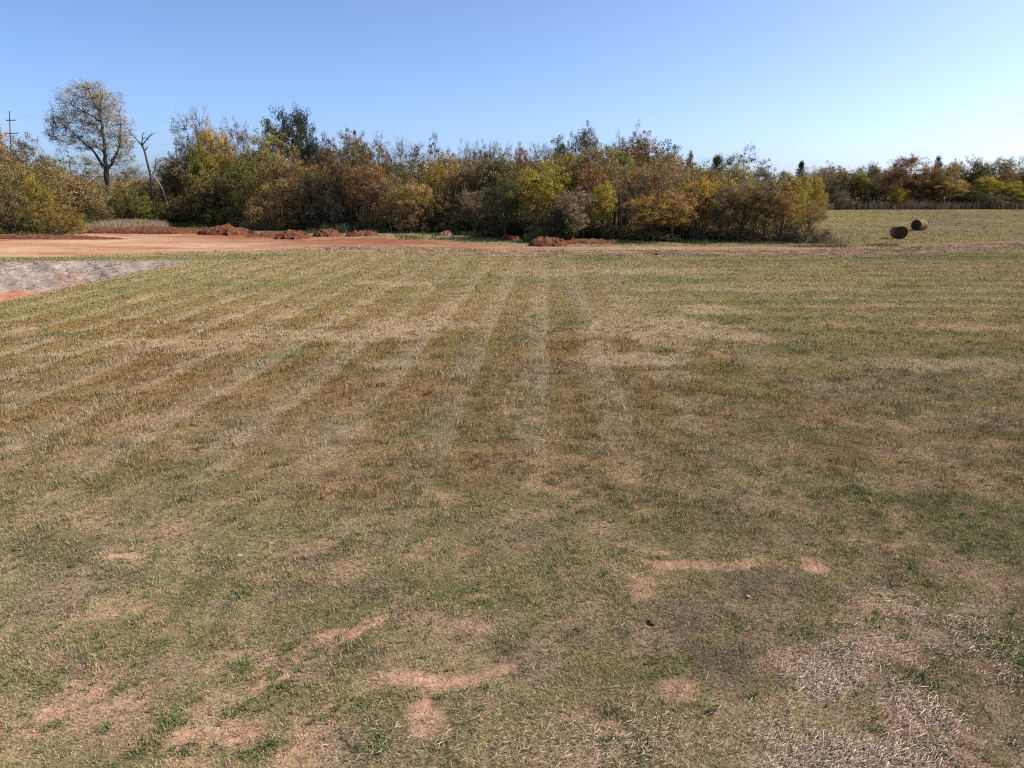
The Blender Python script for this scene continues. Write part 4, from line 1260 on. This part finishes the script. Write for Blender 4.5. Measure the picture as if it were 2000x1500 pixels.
# ------------------------------------------------------------------ round hay bales
def hay_bale(px_c, base, D, Lb, cap_az, label):
    """Round bale lying on its side; cap_az = compass direction (clockwise from +Y) its visible end faces."""
    cx, cy, t = ground_pt(px_c, base)
    r = np.random.default_rng(int(px_c))
    cy += .35
    g = float(terrain(np.array([cx]), np.array([cy]))[0])
    root = empty('hay_bale', (cx, cy, g))
    tag(root, label, 'hay bale', 'round hay bales on the meadow')
    ns, nl = 64, 22
    ang = np.linspace(0, 2 * np.pi, ns, endpoint=False)
    tl = np.linspace(-.5, .5, nl)
    A, TL = np.meshgrid(ang, tl)
    wrap = 1 - .012 * (np.abs(np.sin(TL * 2 * np.pi * 7)) > .8)
    rad = D / 2 * (wrap + (fbm(A * 4 + 9 * np.cos(A), TL * 30 + 5 * np.sin(A), 1.0, 4, int(px_c)) - .5) * .05) * (1 - .05 * (np.abs(TL) > .47))
    sag = np.where(np.sin(A) < -.85, .97, 1.0)
    V = np.stack([rad * np.cos(A) * 1.03, TL * Lb, rad * np.sin(A) * sag], -1).reshape(-1, 3)
    i = (np.arange(nl - 1)[:, None] * ns + np.arange(ns)[None, :]).ravel()
    i2 = (np.arange(nl - 1)[:, None] * ns + (np.arange(ns)[None, :] + 1) % ns).ravel()
    side = new_mesh('rolled_side', V, np.stack([i, i2, i2 + ns, i + ns], 1), True)
    a = -cap_az + math.pi
    lift = D / 2 * .965
    ob = link('rolled_side', side, M_HAY, root, (0, 0, lift))
    root.rotation_euler = (0, 0, a)
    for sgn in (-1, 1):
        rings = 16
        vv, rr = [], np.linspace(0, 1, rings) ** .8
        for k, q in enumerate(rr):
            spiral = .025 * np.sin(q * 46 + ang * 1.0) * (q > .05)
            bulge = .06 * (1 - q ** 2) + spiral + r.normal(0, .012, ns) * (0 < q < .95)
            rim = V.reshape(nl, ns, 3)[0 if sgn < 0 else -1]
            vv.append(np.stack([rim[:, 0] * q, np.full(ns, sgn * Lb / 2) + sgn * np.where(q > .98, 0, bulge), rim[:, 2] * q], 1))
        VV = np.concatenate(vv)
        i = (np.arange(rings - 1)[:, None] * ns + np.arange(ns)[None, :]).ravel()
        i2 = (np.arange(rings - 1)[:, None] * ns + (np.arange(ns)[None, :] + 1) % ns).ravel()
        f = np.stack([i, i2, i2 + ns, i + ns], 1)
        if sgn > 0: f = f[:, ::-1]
        link('end_face', new_mesh('end_face', VV, f), M_HAYEND_SHADE, root, (0, 0, lift))
    return root

hay_bale(1757, 467.5, 1.5, 1.5, R(190), "nearer round hay bale on the meadow, its dark end facing the road")
hay_bale(1797, 450.5, 1.55, 1.5, R(243), "farther round hay bale with a sunlit right side")

# ------------------------------------------------------------------ utility poles and wires
def utility_pole(px, top, d, lean_px, arms, label):
    x, zc = at_dist(px, d)
    s = zc / FPX
    g = float(terrain(np.array([x]), np.array([float(d)]))[0])
    h = height_at(top, d) - g
    root = empty('utility_pole', (x, d, g - .1))
    tag(root, label, 'utility pole')
    T = Tubes()
    lx = (px - lean_px - 1000) / FPX * (d * CP - (g + h - CAM_H) * SP) - x
    T.add([(0, 0, 0), (lx * .5, 0, h * .5), (lx, 0, h)], [.13, .11, .07], 8)
    link('pole', T.mesh('pole'), M_POLE, root)
    ends = []
    for py, half in arms:
        z = height_at(py, d) - g
        cx = lx * z / h
        A = Tubes()
        hw = half * s
        v, f = [], []
        for sx in (-1, 1):
            for sy in (-1, 1):
                for sz in (-1, 1):
                    v.append((cx + sx * hw, .24 + sy * .06, z + sz * .07))
        f = [(0, 1, 3, 2), (4, 6, 7, 5), (0, 4, 5, 1), (2, 3, 7, 6), (0, 2, 6, 4), (1, 5, 7, 3)]
        link('crossarm', new_mesh('crossarm', np.array(v), np.array(f)), M_POLE, root)
        for sx in (-.92, -.35, .92) if half > 12 else (-.9, .9):
            I = Tubes()
            I.add([(cx + sx * hw, .24, z + .06), (cx + sx * hw, .24, z + .14), (cx + sx * hw, .24, z + .18), (cx + sx * hw, .24, z + .30)], [.03, .07, .05, .06], 8)
            link('insulator', I.mesh('insulator'), M_PORCELAIN, root)
            ends.append(Vector((x + cx + sx * hw, d + .24, g - .1 + z + .3)))
    ends.append(Vector((x + lx, d, g - .1 + h)))
    return ends

e1 = utility_pole(27, 215, 132, 9, [(233.5, 9), (259, 14)], "tall utility pole with two crossarms at the left edge")
e2 = utility_pole(345, 269, 214, 1, [(281, 6)], "smaller distant utility pole half hidden by the dark green tree")

def wire(a, b, sag, label):
    T = Tubes()
    t = np.linspace(0, 1, 26)
    p = np.outer(1 - t, a) + np.outer(t, b)
    p[:, 2] -= sag * 4 * t * (1 - t)
    T.add(p, np.full(26, .020), 4)
    tag(link('power_line', T.mesh('power_line'), M_WIRE), label, 'wire', 'overhead wires between the utility poles')
wire(e1[-1], e2[-1], 1.3, "topmost overhead wire joining the tips of the two utility poles")
wire(e1[1], e2[1], 1.6, "overhead wire from the upper crossarm of the tall pole")
wire(e1[4], e2[0], 2.0, "lowest overhead wire from the wide crossarm of the tall pole")

# ------------------------------------------------------------------ small things in the turf
def stone(name, px, py, sx, sy, sz, mat, label, cat, seed):
    x, y, t = ground_pt(px, py)
    g = float(terrain(np.array([x]), np.array([y]))[0])
    nu, nv = 18, 11
    th = np.linspace(0, 2 * np.pi, nu, endpoint=False)
    ph = np.linspace(-np.pi / 2, np.pi / 2, nv)
    A, B = np.meshgrid(th, ph)
    rad = 1 + (fbm(A * 1.3 + 3 * np.cos(A), B * 2 + np.sin(A) * 2, 1.0, 3, seed) - .5) * .8 * np.cos(B)
    V = np.stack([np.cos(A) * np.cos(B) * rad * sx, np.sin(A) * np.cos(B) * rad * sy, np.sin(B) * rad * sz], -1).reshape(-1, 3)
    i = (np.arange(nv - 1)[:, None] * nu + np.arange(nu)[None, :]).ravel()
    i2 = (np.arange(nv - 1)[:, None] * nu + (np.arange(nu)[None, :] + 1) % nu).ravel()
    o = link(name, new_mesh(name, V, np.stack([i, i2, i2 + nu, i + nu], 1)), mat, None, (x, y, g + sz * .8))
    o.rotation_euler = (0, 0, seed * .7)
    return tag(o, label, cat)
stone('stone', 1460, 1168, .034, .024, .018, M_STONE, "small pale stone right of the middle in the foreground turf", 'stone', 3)
stone('stone', 467, 1088, .040, .028, .015, M_STONE, "pale flat stone at the left, above the pink bare patch", 'stone', 5)
stone('dirt_clod', 1272, 1218, .060, .035, .026, M_CLOD, "dark brown clod lying in the foreground turf", 'clod', 8)
stone('dirt_clod', 1283, 497, .17, .14, .10, M_CLOD, "dark clod lying on the verge of the dirt road", 'clod', 9)
